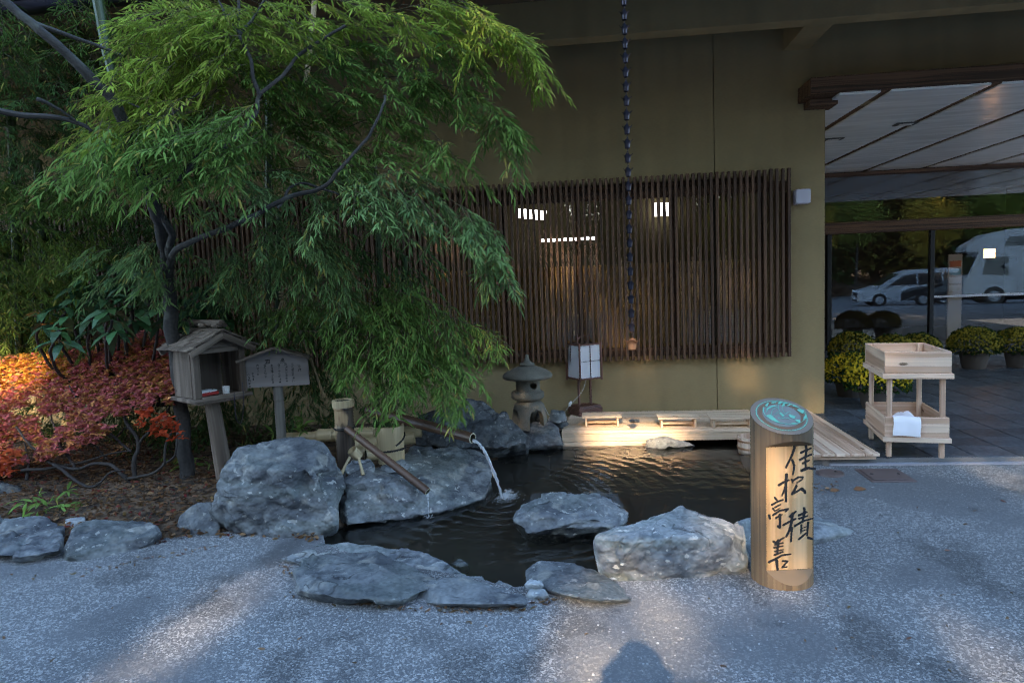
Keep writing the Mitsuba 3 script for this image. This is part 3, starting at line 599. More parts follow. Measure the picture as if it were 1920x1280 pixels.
rock('boulder', [gy(1205, 845, Y12), gy(1225, 832, Y12 + .02), gy(1212, 822, Y12 + .03), gy(1238, 816, Y12 + .04), gy(1250, 822, Y12), gy(1265, 822, Y12), gy(1290, 826, Y12), gy(1306, 836, Y12), gz(1300, 845, -.2), gz(1210, 850, -.2), gz(1250, 852, -.2), gy(1240, 840, Y12 - .1), gy(1250, 826, Y12 - .08)], 'greenish rock rising from the water against the deck front', seed=18, amp=.015, tone=1.1, l=.025)
rock('stone', [gz(1177, 793, ZD - .01), gz(1203, 793, ZD - .01), gz(1200, 785, ZD - .01), gz(1180, 785, ZD - .01), gz(1186, 789, ZD + .03), gz(1197, 787, ZD + .025)], 'tip of a grey stone poking through the deck beside the left stool', seed=19, amp=.006, l=.015, tone=.9)

# ---------------------------------------------------------------- inscribed log
fb = gz(1466, 1106); lb_, rb_ = gz(1408, 1082), gz(1525, 1090)
lr = float(np.linalg.norm(rb_ - lb_) / 2) * .985
lc = fb + A([-fb[0], 0, 0]) * 0; dirv = fb / np.linalg.norm(fb[:2]); lc = A([fb[0], fb[1], 0]) + A([dirv[0], dirv[1], 0]) * lr
def top_z(u, v, off): return zat(lc + A([off[0], off[1], 0]), v)
side_ = A([dirv[1], -dirv[0]])                # to the right as seen by the camera
tp = [(-side_ * lr, 772), (side_ * lr, 792), (-dirv[:2] * lr, 810.5), (dirv[:2] * lr, 745)]
M_ = A([[lc[0] + o[0], lc[1] + o[1], 1.0] for o, _ in tp]); zz = A([top_z(0, v, o) for o, v in tp])
ab, *_ = np.linalg.lstsq(M_, zz, rcond=None)
topz = lambda x, y: ab[0] * x + ab[1] * y + ab[2]
LOG = thing('inscribed_log', 'thick log post with black brush characters on its carved face and green crested top', 'log post')
cyl = m3.Manifold.cylinder(1.6, lr * 1.02, lr, 96).translate([lc[0], lc[1], -.02])
nt = A([-ab[0], -ab[1], 1.0]); nt /= np.linalg.norm(nt)
cyl = cyl.trim_by_plane((-nt).tolist(), float(-(nt @ A([lc[0], lc[1], topz(lc[0], lc[1])]))))
def on_circle(th): return lc + A([lr * math.cos(th), lr * math.sin(th), 0])
base = math.atan2(-dirv[1], -dirv[0])
def find(u, z, lo, hi):
    best = min(np.linspace(lo, hi, 721), key=lambda t: abs(pr(on_circle(t) + A([0, 0, z]))[0] - u)); return on_circle(best)
PL, PR = find(1437, .45, base - 1.45, base), find(1527.5, .45, base, base + 1.3)
ch = (PR - PL); clen = np.linalg.norm(ch); ch = ch / clen
nf = A([ch[1], -ch[0], 0]); nf = nf if nf @ (CAM - PL) > 0 else -nf
zb_, zt_ = zat(PL, 1069), zat(PL, 838)
mid = (PL + PR) / 2
def fpt(a, o, z): return mid + ch * a + nf * o + A([0, 0, z])
cut = m3.Manifold.hull_points(A([fpt(a, 0, z) for a in (-.4, .4) for z in (zb_, zt_)] + [fpt(a, .2, z) for a in (-.4, .4) for z in (zb_ - .2, zt_ + .13)]))
body = cyl - cut
put('trunk', body, 'log_side', LOG, smooth=30)
cf = m3.Manifold.hull_points(A([fpt(a, o, z) for a in (-.4, .4) for o in (-.004, .002) for z in (zb_ + .001, zt_ - .001)])) ^ m3.Manifold.cylinder(2, lr * 1.004, lr * 1.004, 96).translate([lc[0], lc[1], -.02])
m = cf.to_mesh(); V_ = m.vert_properties[:, :3][m.tri_verts].reshape(-1, 3)
put('carved_face', (V_, np.arange(len(V_)).reshape(-1, 3), np.stack([V_[:, 2] * .8, ((V_ - mid) @ ch) + 3], 1)), 'face_wood', LOG)
# lower ramp of the cut: bare wood, greyer
rp = m3.Manifold.hull_points(A([fpt(a, 0.0, zb_ - .002 + d) for a in (-.4, .4) for d in (-.004, .0015)] + [fpt(a, .2, zb_ - .202 + d) for a in (-.4, .4) for d in (-.004, .0015)])) ^ m3.Manifold.cylinder(2, lr * 1.002, lr * 1.002, 96).translate([lc[0], lc[1], -.02])
m = rp.to_mesh(); V_ = m.vert_properties[:, :3][m.tri_verts].reshape(-1, 3)
put('lower_notch', (V_, np.arange(len(V_)).reshape(-1, 3), np.stack([((V_ - mid) @ nf) * .8 + 7, ((V_ - mid) @ ch) + 9], 1)), 'cedar', LOG)
# top disc, rings and crest
tu = A([1.0, 0, ab[0]]); tu /= np.linalg.norm(tu); tv = np.cross(nt, tu)
tc = A([lc[0], lc[1], topz(lc[0], lc[1])])
a_ = np.linspace(0, 2 * np.pi, 73)[:-1]
def top_ring(r0, r1, h, wob=0.0):
    def circ(r): return A([[lc[0] + r * math.cos(t) * (1 + wob * math.sin(3 * t + 1)), lc[1] + r * math.sin(t) * (1 + wob * math.sin(3 * t + 1)), 0] for t in a_])
    o = circ(r1); o[:, 2] = topz(o[:, 0], o[:, 1]); o = o + nt * h
    if r0 <= 0:
        c = tc + nt * h; V = np.vstack([o, c]); n = len(o); return V, A([[i, (i + 1) % n, n] for i in range(n)])
    i_ = circ(r0); i_[:, 2] = topz(i_[:, 0], i_[:, 1]); i_ = i_ + nt * h; n = len(o)
    return np.vstack([o, i_]), A([t for i in range(n) for t in ([i, (i + 1) % n, n + i], [(i + 1) % n, n + (i + 1) % n, n + i])])
V_, F_ = top_ring(0, lr * 1.0, .0015)
put('cut_top', (V_, F_, np.stack([np.arctan2(V_[:, 1] - lc[1], V_[:, 0] - lc[0]) * .03, 30 + np.hypot(V_[:, 0] - lc[0], V_[:, 1] - lc[1])], 1)), 'grey_wood', LOG)
GREEN = (.16, .46, .33)
put('crest_ring', top_ring(lr * .795, lr * .825, .004), 'satin', LOG, color=GREEN)
put('crest_groove', top_ring(lr * .62, lr * .74, .003, .01), 'satin', LOG, color=(.19, .115, .075))
put('crest_ground', top_ring(0, lr * .615, .0034), 'matte', LOG, color=(.2, .205, .19))
crop = lambda x, y: (1395 + x / 11.63, 735 + y / 11.63)
def on_top(u, v, h):
    d = ray(u, v); return CAM + d * ((tc + nt * h - CAM) @ nt) / (d @ nt)
WB = 1.22
def brush(strokes, tf, place):
    """Brush strokes (points, width) in drawing units -> a flat mesh laid where place puts it."""
    shapes = []
    for pts, w in strokes:
        p = np.asarray(pts, float); ws = np.linspace(1, .72, len(p)) * w * WB / 2
        for i in range(len(p) - 1):
            shapes.append(unary_union([Point(p[i]).buffer(ws[i], 6), Point(p[i + 1]).buffer(ws[i + 1], 6)]).convex_hull)
    u = unary_union(shapes); V, F, n = [], [], 0
    for g in getattr(u, 'geoms', [u]):
        v, f = trimesh.creation.triangulate_polygon(g, engine='earcut'); V.append(A([place(*tf(*q)) for q in v])); F.append(f + n); n += len(v)
    return np.vstack(V), np.vstack(F)
patches = [[(455, 290), (520, 225), (540, 245), (500, 310)], [(590, 225), (700, 205), (690, 232), (600, 240)], [(735, 245), (770, 205), (850, 205), (790, 260)], [(840, 235), (930, 225), (950, 245), (860, 260)], [(815, 300), (850, 255), (905, 270), (880, 300)], [(935, 290), (1000, 255), (1020, 268), (960, 300)], [(1030, 290), (1120, 285), (1215, 345), (1120, 315)], [(1150, 375), (1260, 370), (1320, 400), (1280, 465), (1200, 420)], [(410, 340), (440, 310), (430, 420), (470, 500), (420, 430)], [(480, 510), (575, 480), (720, 610), (790, 670), (700, 650), (560, 580)], [(765, 455), (800, 445), (870, 500), (850, 545)], [(975, 490), (1000, 480), (1130, 525), (1100, 575), (1000, 545)], [(1105, 595), (1220, 600), (1225, 665), (1160, 645)], [(1035, 665), (1160, 675), (1120, 695), (1050, 690)], [(1300, 540), (1360, 480), (1365, 560), (1300, 610)], [(610, 290), (720, 285), (640, 310), (520, 370), (490, 450), (500, 350)]]
V0, F0, n0 = [], [], 0
for pg in patches:
    g = Polygon(pg).buffer(0).buffer(4).buffer(-2)
    for g in getattr(g, 'geoms', [g]):
        v, f = trimesh.creation.triangulate_polygon(g, engine='earcut'); V0.append(A([on_top(*crop(*q), .006) for q in v])); F0.append(f + n0); n0 += len(v)
put('crest', (np.vstack(V0), np.vstack(F0)), 'satin', LOG, color=(.17, .46, .34), label='green painted pine crest on the slanted top')
lines = [([(590, 480), (620, 380), (740, 310)], 9), ([(620, 520), (700, 470), (770, 400)], 8), ([(750, 555), (980, 570), (1010, 590)], 9), ([(760, 260), (740, 340), (790, 430), (900, 520)], 8), ([(840, 300), (830, 360), (890, 470)], 8), ([(490, 400), (560, 330), (700, 300)], 8), ([(900, 480), (980, 420), (1010, 430)], 9), ([(420, 330), (412, 400), (470, 510), (800, 670), (1000, 700), (1160, 690), (1300, 620), (1370, 520), (1330, 420)], 9)]
put('crest_line', brush(lines, crop, lambda u, v: on_top(u, v, .0065)), 'satin', LOG, color=(.17, .46, .34))
def on_face(u, v):
    d = ray(u, v); P0 = mid + nf * .0035; return CAM + d * ((P0 - CAM) @ nf) / (d @ nf)
ca = lambda x, y: (1400 + x / 8, 800 + y / 8)
cb = lambda x, y: (1400 + x / 7.527, 940 + y / 7.527)
kanji = {
    'a1': (ca, [([(715, 280), (718, 320), (670, 450), (590, 605)], 34), ([(685, 500), (715, 580), (708, 650), (692, 708)], 30), ([(882, 268), (900, 340), (880, 450), (885, 620)], 32), ([(818, 385), (880, 355), (965, 318)], 30), ([(803, 488), (890, 445), (968, 412)], 30), ([(842, 545), (938, 500)], 26), ([(828, 652), (920, 615), (1025, 628)], 38)]),
    'a2': (ca, [([(597, 718), (588, 850), (588, 1000), (590, 1112)], 38), ([(488, 870), (560, 825), (632, 795)], 34), ([(585, 880), (560, 960), (530, 1028)], 28), ([(678, 790), (692, 835)], 26), ([(700, 800), (780, 752), (845, 750), (830, 790), (752, 838)], 24), ([(748, 880), (715, 950), (680, 1005), (740, 975), (808, 935)], 32), ([(828, 928), (870, 965), (876, 985)], 40)]),
    'a3': (ca, [([(425, 1062), (455, 1098)], 28), ([(382, 1165), (460, 1120), (545, 1092)], 28)]),
    'b3': (cb, [([(372, 95), (395, 132)], 24), ([(400, 80), (478, 40)], 22), ([(398, 132), (470, 92)], 16), ([(375, 188), (460, 130), (585, 100), (548, 140)], 26), ([(320, 196), (328, 238)], 34), ([(468, 185), (472, 300), (468, 368), (440, 342)], 32), ([(415, 228), (500, 180)], 24)]),
    'b4': (cb, [([(612, 208), (692, 140)], 30), ([(520, 328), (600, 285), (692, 240)], 28), ([(650, 165), (628, 320), (600, 410), (560, 492)], 34), ([(640, 370), (630, 470), (626, 558)], 28), ([(812, 92), (826, 160)], 32), ([(740, 192), (850, 145)], 28), ([(742, 238), (858, 198)], 26), ([(678, 342), (800, 272), (930, 236)], 26), ([(812, 150), (790, 290)], 32), ([(772, 330), (766, 445)], 24), ([(868, 295), (852, 475)], 28), ([(785, 372), (845, 350)], 14), ([(785, 412), (845, 392)], 14), ([(738, 528), (842, 440)], 24), ([(872, 508), (930, 526)], 32)]),
    'b5': (cb, [([(380, 562), (412, 584)], 30), ([(430, 565), (528, 508)], 28), ([(400, 606), (512, 580)], 26), ([(388, 648), (512, 625)], 26), ([(448, 545), (432, 730)], 34), ([(400, 700), (515, 675)], 22), ([(398, 748), (512, 705)], 28), ([(315, 852), (420, 800), (500, 755), (620, 738)], 28), ([(425, 838), (428, 900), (438, 955)], 38), ([(508, 836), (580, 838), (500, 925), (568, 918)], 24)])}
for k_, (tf, st_) in kanji.items(): put('brush_character', brush(st_, tf, on_face), 'matte', LOG, color=(.012, .012, .014))

# ---------------------------------------------------------------- stone lantern
YL = Y7 + .42
def zl(u, v): return float(gy(u, v, YL)[2])
lx = float(gy(990, 730, YL)[0]); px_ = float(gy(1000, 700, YL)[0] - gy(990, 700, YL)[0]) / 10
LN = thing('stone_lantern', 'mossy grey stone lantern with wide round hat on arched legs', 'lantern')
z = lambda v: zl(990, v)
put('finial', lathe([(0, z(664)), (px_ * 3, z(665)), (px_ * 4, z(672)), (px_ * 7, z(678)), (px_ * 14, z(681)), (px_ * 14.5, z(684)), (px_ * 10, z(687)), (0, z(687))], 24, (lx, YL, 0)), 'granite', LN, smooth=True)
put('hat', lathe([(0, z(684)), (px_ * 12, z(685)), (px_ * 24, z(689)), (px_ * 36, z(694)), (px_ * 45, z(700)), (px_ * 47, z(704)), (px_ * 45, z(708)), (px_ * 30, z(709.5)), (0, z(710))], 40, (lx, YL, 0)), 'granite', LN, smooth=True)
chm = m3.Manifold.revolve(m3.CrossSection([[(0, z(732.5)), (px_ * 21, z(732)), (px_ * 22.5, z(728)), (px_ * 22.5, z(714)), (px_ * 21, z(709)), (0, z(709))]]), 48).translate([lx, YL, 0])
hp = gy(1000, 721, YL); hd = (CAM - hp) * A([1, 1, 0]); hd = hd / np.linalg.norm(hd)
hole = m3.Manifold.hull_points(A([hp + hd * o + np.cross(hd, [0, 0, 1]) * px_ * 6.5 * math.cos(t) + A([0, 0, 1]) * px_ * 6.5 * math.sin(t) for o in (-.06, .3) for t in np.linspace(0, 6.28, 25)]))
put('light_chamber', chm - hole, 'granite', LN, smooth=35)
put('platform', lathe([(0, z(748)), (px_ * 26, z(748)), (px_ * 30, z(745)), (px_ * 31, z(742)), (px_ * 31, z(735)), (px_ * 29, z(733.5)), (px_ * 25, z(733)), (px_ * 24, z(731)), (0, z(731))], 40, (lx + px_ * -1, YL, 0)), 'granite', LN, smooth=False)
zl0 = zl(990, 800)
lg = m3.Manifold.revolve(m3.CrossSection([[(0, zl0), (px_ * 34, zl0), (px_ * 32, z(775)), (px_ * 28, z(758)), (px_ * 20, z(750)), (0, z(749))]]), 48).translate([lx + px_, YL, 0])
for k in range(2):
    a = .55 + k * math.pi / 2
    arch = m3.CrossSection([[(px_ * -15, zl0 - .1), (px_ * 15, zl0 - .1), (px_ * 14, z(778)), (px_ * 10, z(768)), (0, z(763)), (px_ * -10, z(768)), (px_ * -14, z(778))]])
    lg = lg - m3.Manifold.extrude(arch, 1.0).translate([0, 0, -.5]).rotate([90, 0, 0]).rotate([0, 0, math.degrees(a)]).translate([lx + px_, YL, 0])
put('arched_legs', lg, 'granite', LN, smooth=30)

# ---------------------------------------------------------------- paper lamp on the deck
ac = gz(1094, 776, ZD); AYAW = math.radians(33); Ra = rotz(AYAW)
ac = ac + A([.02, .03, 0])
AN = thing('paper_floor_lamp', 'white paper lamp in brown frame on posts at the left deck end', 'lamp')
za = lambda v: zat(ac, v)
def ab_(name, c, s, par=AN, bsdf='dark_wood', tone=1, **k): return put(name, MB().add(*board(ac + Ra @ A(c, float), s, Ra, tone=tone, **k)).out(), bsdf, par)
w = float(np.linalg.norm(gy(1127, 670, ac[1]) - gy(1058, 670, ac[1]))) / (math.cos(.55 + 0) + math.sin(.55)) * 1.0
h0, h1 = za(709), za(643); wh = w / 2
scene['lamp_wood'] = principled(tex(wood(((.07, .028, .02), (.2, .085, .06)), 80, False)), .45)
hb = za(758)
prm = m3.Manifold.hull_points(A([ac + Ra @ A([x * wh * 1.02, y * wh * .8, ZD]) for x in (-1, 1) for y in (-1, 1)] + [ac + Ra @ A([x * wh * 1.02, y * wh * .8, ZD + (hb - ZD) * .7]) for x in (-1, 1) for y in (-1, 1)] + [ac + Ra @ A([x * wh * .9, y * wh * .7, hb]) for x in (-1, 1) for y in (-1, 1)]) - A([0, 0, ac[2]]))
m = prm.to_mesh(); V_ = m.vert_properties[:, :3][m.tri_verts].reshape(-1, 3)
ac = A([ac[0], ac[1], 0.0])
put('base', (V_, np.arange(len(V_)).reshape(-1, 3), np.stack([V_[:, 0], V_[:, 2] + V_[:, 1] + 10], 1)), 'lamp_wood', AN)
for s in (-1, 1): ab_('post', (s * wh * .52, 0, (hb + h0) / 2), (.022, .022, h0 - hb + .02), bsdf='lamp_wood')
for sx in (-1, 1):
    for sy in (-1, 1): ab_('frame_post', (sx * (wh - .008), sy * (wh - .008), (h0 + h1) / 2), (.017, .017, h1 - h0 + .03), bsdf='lamp_wood')
for zz_ in (h0 + .012, h1 - .006):
    for s in (-1, 1):
        ab_('frame_rail', (0, s * (wh - .008), zz_), (w - .036, .014, .016), bsdf='lamp_wood'); ab_('frame_rail', (s * (wh - .008), 0, zz_), (.014, w - .036, .016), bsdf='lamp_wood')
for s in (-1, 1):
    ab_('paper_pane', (0, s * (wh - .02), (h0 + h1) / 2), (w - .04, .003, h1 - h0 - .02), bsdf='paper'); ab_('paper_pane', (s * (wh - .02), 0, (h0 + h1) / 2), (.003, w - .046, h1 - h0 - .02), bsdf='paper')
ab_('glazing_bar', (0, -wh + .012, (h0 + h1) / 2), (.009, .007, h1 - h0 - .022), bsdf='lamp_wood'); ab_('glazing_bar', (0, -wh + .0125, h0 * .48 + h1 * .52), (w - .04, .005, .006), bsdf='lamp_wood')
hz = za(627)
for s in (-1, 1): ab_('handle_post', (s * wh * .5, 0, (h1 + hz) / 2), (.014, .014, hz - h1), bsdf='lamp_wood')
arc = A([ac + Ra @ A([wh * .5 * math.cos(t), 0, h1 + .02 + (hz - h1) * .62 * math.sin(t)]) for t in np.linspace(.15, math.pi - .15, 14)])
put('handle', tube(arc, .009, 8), 'lamp_wood', AN, smooth=True)
cord = spline([ac + Ra @ A([-.0, -.05, h0 + .01]), ac + Ra @ A([-.1, -.1, (h0 + hb) / 2 + .02]), gy(1068, 760, ac[1] - .15), gy(1058, 772, ac[1] - .12), gy(1045, 775, ac[1]), gy(1030, 778, ac[1]), gy(1022, 764, ac[1])], 30)
put('cord', tube(cord, .003, 6), 'matte', AN, smooth=True, color=(.6, .6, .6))
put('switch', trimesh.creation.icosphere(2).apply_transform(trimesh.transformations.scale_matrix(1)).apply_scale([.016, .012, .032]).apply_transform(trimesh.transformations.rotation_matrix(.45, [0, 1, 0])).apply_translation(gy(1069, 757, ac[1] - .15)), 'satin', AN, smooth=True, color=(.8, .8, .8))

# ---------------------------------------------------------------- stools
for k, (u0, u1, v0, vf, lbl) in enumerate([(1091, 1166, 768, 800, 'small pale wooden stool in front of the paper lamp'), (1233, 1312, 770, 802, 'small pale wooden stool at the middle of the deck'), (1331, 1412, 769, 803, 'small pale wooden stool partly hidden by the inscribed log')]):
    fl, fr = gz(u0 + 8, vf, ZD), gz(u1 - 4, vf, ZD); yf = (fl[1] + fr[1]) / 2
    ztop = zat(A([(fl[0] + fr[0]) / 2, yf - .02, 0]), 780.5 + (0, 2, 2)[k]); xa, xb_ = float(gy(u0, 780, yf)[0]), float(gy(u1, 780, yf)[0])
    if k == 2: xb_ = xa + .42
    S = thing('stool', lbl, 'stool', 'small wooden stools along the deck'); dep = .2
    put('seat', MB().add(*boxb(xa, xb_, yf - .02, yf + dep, ztop - .018, ztop, tone=6)).out(), 'fresh_wood', S)
    for x in (xa + .03, xb_ - .05): put('leg', MB().add(*boxb(x, x + .02, yf, yf + dep - .02, ZD + .001, ztop - .019, g=2, tone=7)).out(), 'fresh_wood', S)
    put('stretcher', MB().add(*boxb(xa + .051, xb_ - .051, yf + .07, yf + .088, ZD + .02, ZD + .05, tone=8)).out(), 'fresh_wood', S)

# ---------------------------------------------------------------- cart with towels
cf_ = gz(1662, 861, ZT); zt2 = zat(cf_, 660)
FL = gz(1659, 660, zt2); FR = gz(1786, 659, zt2); BL = gz(1606, 643.5, zt2)
ex = (FR - FL); cw = float(np.linalg.norm(ex)); ex /= cw; ey = A([-ex[1], ex[0], 0]); cd = float((BL - FL) @ ey); sk = 0
Rc = np.stack([ex, ey, A([0, 0, 1.0])], 1)
CT = thing('towel_cart', 'unpainted cedar stand with two open trays on the porch tiles', 'cart')
org = A([FL[0], FL[1], 0])
def cb_(name, c, s, par=CT, tone=None, g=None): return put(name, MB().add(*board(org + Rc @ A(c, float), s, Rc, tone=int(rng.integers(20, 40)) if tone is None else tone, g=g)).out(), 'cedar', par)
vz = lambda v: zat(org, v)
t1, t0_, t0b = zt2, vz(700), vz(710)
s1, s0, s0b = vz(782), vz(819), vz(828)
def tray(za_, zb2, zc2, ins, nm):
    P = cb_(nm, (cw / 2, cd / 2, zb2 - .006), (cw - 2 * ins - .01, cd - 2 * ins - .01, .012))
    hgt = za_ - zb2; mz = (za_ + zb2) / 2 + .001
    cb_('side_board', (cw / 2, ins + .009, mz), (cw - 2 * ins, .018, hgt), P); cb_('side_board', (cw / 2, cd - ins - .009, mz), (cw - 2 * ins, .018, hgt), P)
    cb_('side_board', (ins + .009, cd / 2, mz), (.018, cd - 2 * ins - .038, hgt), P); cb_('side_board', (cw - ins - .009, cd / 2, mz), (.018, cd - 2 * ins - .038, hgt), P)
    zc_ = (zb2 + zc2) / 2
    cb_('skirt', (cw / 2, ins - .007, zc_), (cw - 2 * ins + .03, .014, zb2 - zc2), P); cb_('skirt', (cw / 2, cd - ins + .007, zc_), (cw - 2 * ins + .03, .014, zb2 - zc2), P)
    cb_('skirt', (ins - .007, cd / 2, zc_), (.014, cd - 2 * ins - .002, zb2 - zc2), P); cb_('skirt', (cw - ins + .007, cd / 2, zc_), (.014, cd - 2 * ins - .002, zb2 - zc2), P)
    return P
tray(t1, t0_, t0b, .002, 'upper_tray'); tray(s1, s0, s0b, .008, 'lower_tray')
for x in (.045, cw - .05):
    for y in (.042, cd - .05):
        cb_('leg', (x, y, (ZT + t1 - .01) / 2 + .013), (.036, .036, t1 - ZT - .014), g=2)
# towels: folded over the lower tray's front board, and lying in it
def cloth(P00, du, dv, nu, nv, fn):
    a, b = np.meshgrid(np.linspace(0, 1, nu), np.linspace(0, 1, nv)); V = np.stack([P00 + du * x + dv * y + fn(x, y) for x, y in zip(a.ravel(), b.ravel())])
    i = np.arange(nu * nv).reshape(nv, nu); F = np.stack([i[:-1, :-1], i[:-1, 1:], i[1:, 1:], i[:-1, :-1], i[1:, 1:], i[1:, :-1]], -1).reshape(-1, 3); return V, F
def towel_front():
    V, n = [], 0; xs0 = .062; wd = float(.5 * (1721 - 1671) / (1776 - 1655) * cw * 2)
    prof_ = [(.035, s1 - .05), (.03, s1 - .005), (.018, s1 + .008), (-.002, s1 + .008), (-.018, s1 - .004), (-.021, s1 - .05), (-.022, s1 - .1), (-.023, vz(815)), (-.016, vz(815) - .004), (-.013, s1 - .1)]
    q = A(prof_); nn = 12; V = []
    for i in range(nn):
        f_ = i / (nn - 1)
        for (y, z_) in q: V.append(org + Rc @ A([xs0 + wd * f_ + .003 * math.sin(z_ * 40), y - .003 * math.sin(f_ * 9 + z_ * 20) * (1 if y < 0 else 0), z_ + .004 * math.sin(f_ * 5)]))
    m_ = len(q); F = [t for i in range(nn - 1) for j in range(m_ - 1) for t in ([i * m_ + j, (i + 1) * m_ + j, (i + 1) * m_ + j + 1], [i * m_ + j, (i + 1) * m_ + j + 1, i * m_ + j + 1])]
    return A(V), A(F)
single('towel', towel_front(), 'matte', 'white towel folded over the front board of the lower tray', 'towel', smooth=True, color=(.86, .85, .9))
def lump(x, y): return A([0, 0, .05 * math.sin(math.pi * x) * math.sin(math.pi * y) + .022 * math.sin(9 * x + 4 * y) + .015 * math.sin(17 * y)])
single('towel', cloth(org + Rc @ A([.07, .09, s0 + .1]), Rc @ A([.24, .02, 0]), Rc @ A([-.03, .16, 0]), 16, 14, lump), 'matte', 'crumpled white towel lying inside the lower tray', 'towel', smooth=True, color=(.82, .81, .88))

# ---------------------------------------------------------------- covers in the gravel, tub
mc = gz(1556, 888, .0)
MC = thing('manhole_cover', 'round rusty iron cover in the gravel before the walkway', 'manhole cover')
rr = float(gz(1582, 888)[0] - gz(1556, 888)[0])
put('plate', lathe([(0, .012), (rr * .82, .012), (rr * .84, .008), (rr * .9, .008), (rr * .92, .013), (rr * .98, .013), (rr, .0)], 40, mc), 'iron', MC)
put('lifting_hole', lathe([(0, .0142), (.012, .0142), (.013, .0125)], 12, mc + A([.05, .02, 0])), 'matte', MC, color=(.01, .01, .01))
pc = [gz(1612, 880), gz(1690, 880), gz(1712, 903), gz(1625, 904)]
c_ = sum(pc) / 4; wx_, wy_ = .3, float(pc[3][1] - pc[0][1]) * -1
RC = thing('rectangular_cover', 'rectangular rusty iron cover in the gravel before the cart', 'manhole cover')
wx_ = float((pc[1] - pc[0])[0] + (pc[2] - pc[3])[0]) / 2; wy_ = abs(wy_)
put('frame', MB().add(*boxb(c_[0] - wx_ / 2, c_[0] + wx_ / 2, c_[1] - wy_ / 2, c_[1] + wy_ / 2, -.02, .008)).out()[:2], 'iron', RC)
put('plate', MB().add(*boxb(c_[0] - wx_ * .43, c_[0] + wx_ * .43, c_[1] - wy_ * .4, c_[1] + wy_ * .4, .0085, .015)).out()[:2], 'iron', RC)
for s in (-1, 1): put('lifting_hole', lathe([(0, .0165), (.012, .0165), (.013, .0152)], 12, c_ + A([s * wx_ * .3, 0, 0])), 'matte', RC, color=(.01, .01, .01))
tb = gz(1410, 850, ZW); tr_ = .12; th = .13
TB = thing('wooden_tub', 'small round wooden tub in the water behind the inscribed log', 'tub')
tb = A([tb[0] + .02, tb[1] + .12, 0])
put('staves', lathe([(0, ZW - .02), (tr_ * .95, ZW - .02), (tr_, ZW + th), (tr_ - .014, ZW + th), (tr_ - .016, ZW + .02), (0, ZW + .02)], 30, tb), 'cedar', TB)
for zz_ in (.03, .095): put('hoop', lathe([(tr_ * .985 + .001, ZW + zz_ - .008), (tr_ + .003, ZW + zz_ - .008), (tr_ + .004, ZW + zz_ + .008), (tr_ * .985 + .001, ZW + zz_ + .008)], 30, tb), 'copper', TB)

# ---------------------------------------------------------------- rain chain
RCH = thing('rain_chain', 'dark metal rain chain of tulip cups hanging from the eaves before the slats', 'rain chain')
cx = float(gy(1185, 640, YCH)[0])
def petals(a, z): return 1 + .16 * np.cos(4 * a + .4) * np.clip((z + .02) / .08, 0, 1) + .0 * a
cs = float(gy(1195, 600, YCH)[0] - gy(1185, 600, YCH)[0]) / 10     # metres per pixel
def cup(bot, top, h, r_): 
    prof = [(.004, 0), (bot * .9, .002), (bot, h * .12), (bot * 1.12, h * .5), (bot * 1.25, h * .78), (top, h), (top - .003, h - .001), (bot * 1.2 - .003, h * .76), (bot - .003, h * .14), (.004, .006)]
    def fn(a, z): return 1 + .2 * np.cos(4 * a + .5) * np.clip(z / h - .45, 0, 1) * 1.3
    V, F, U = lathe(prof, 32, (0, 0, 0), fn)
    a = np.arctan2(V[:, 1], V[:, 0]); V = V.copy(); V[:, 2] += .35 * h * np.cos(4 * a + .5) * np.clip(V[:, 2] / h - .6, 0, 1)
    return V, F, U
cupm = ply(cup(cs * 4.6, cs * 8.8, cs * 15, 0)[:2], 'dark_metal', smooth=True)
linkm = ply(join(*[(lambda t: tube([(cs * 1.5 * math.cos(b) * math.cos(t_), cs * 1.5 * math.cos(b) * math.sin(t_), z0 + cs * 3.1 * math.sin(b)) for b in np.linspace(0, 2 * np.pi, 13)], cs * .45, 5, cap=False))(0) for z0, t_ in ((cs * 17.5, .3), (cs * 22.5, 1.8))])[:2], 'dark_metal', smooth=True)
v = 615.0
while v > -60:
    zc_ = float(gy(1184, v + 7, YCH)[2])
    put('cup', cupm, None, RCH, to_world=T().translate([cx, YCH, zc_])); put('link', linkm, None, RCH, to_world=T().translate([cx, YCH, zc_]))
    v -= 26.2 + (630 - v) * .0012
zb0 = float(gy(1186, 656, YCH)[2])
put('bottom_cup', ply(cup(cs * 7.6, cs * 15, cs * 19, 0)[:2], 'copper', smooth=True), None, RCH, to_world=T().translate([cx, YCH, zb0]), label='larger bare copper cup at the lower end')
top_ = tube([(cx, YCH, float(gy(1184, -60, YCH)[2])), (cx, YCH, ZE)], .006, 6); put('hanger', top_, 'dark_metal', RCH, smooth=True)

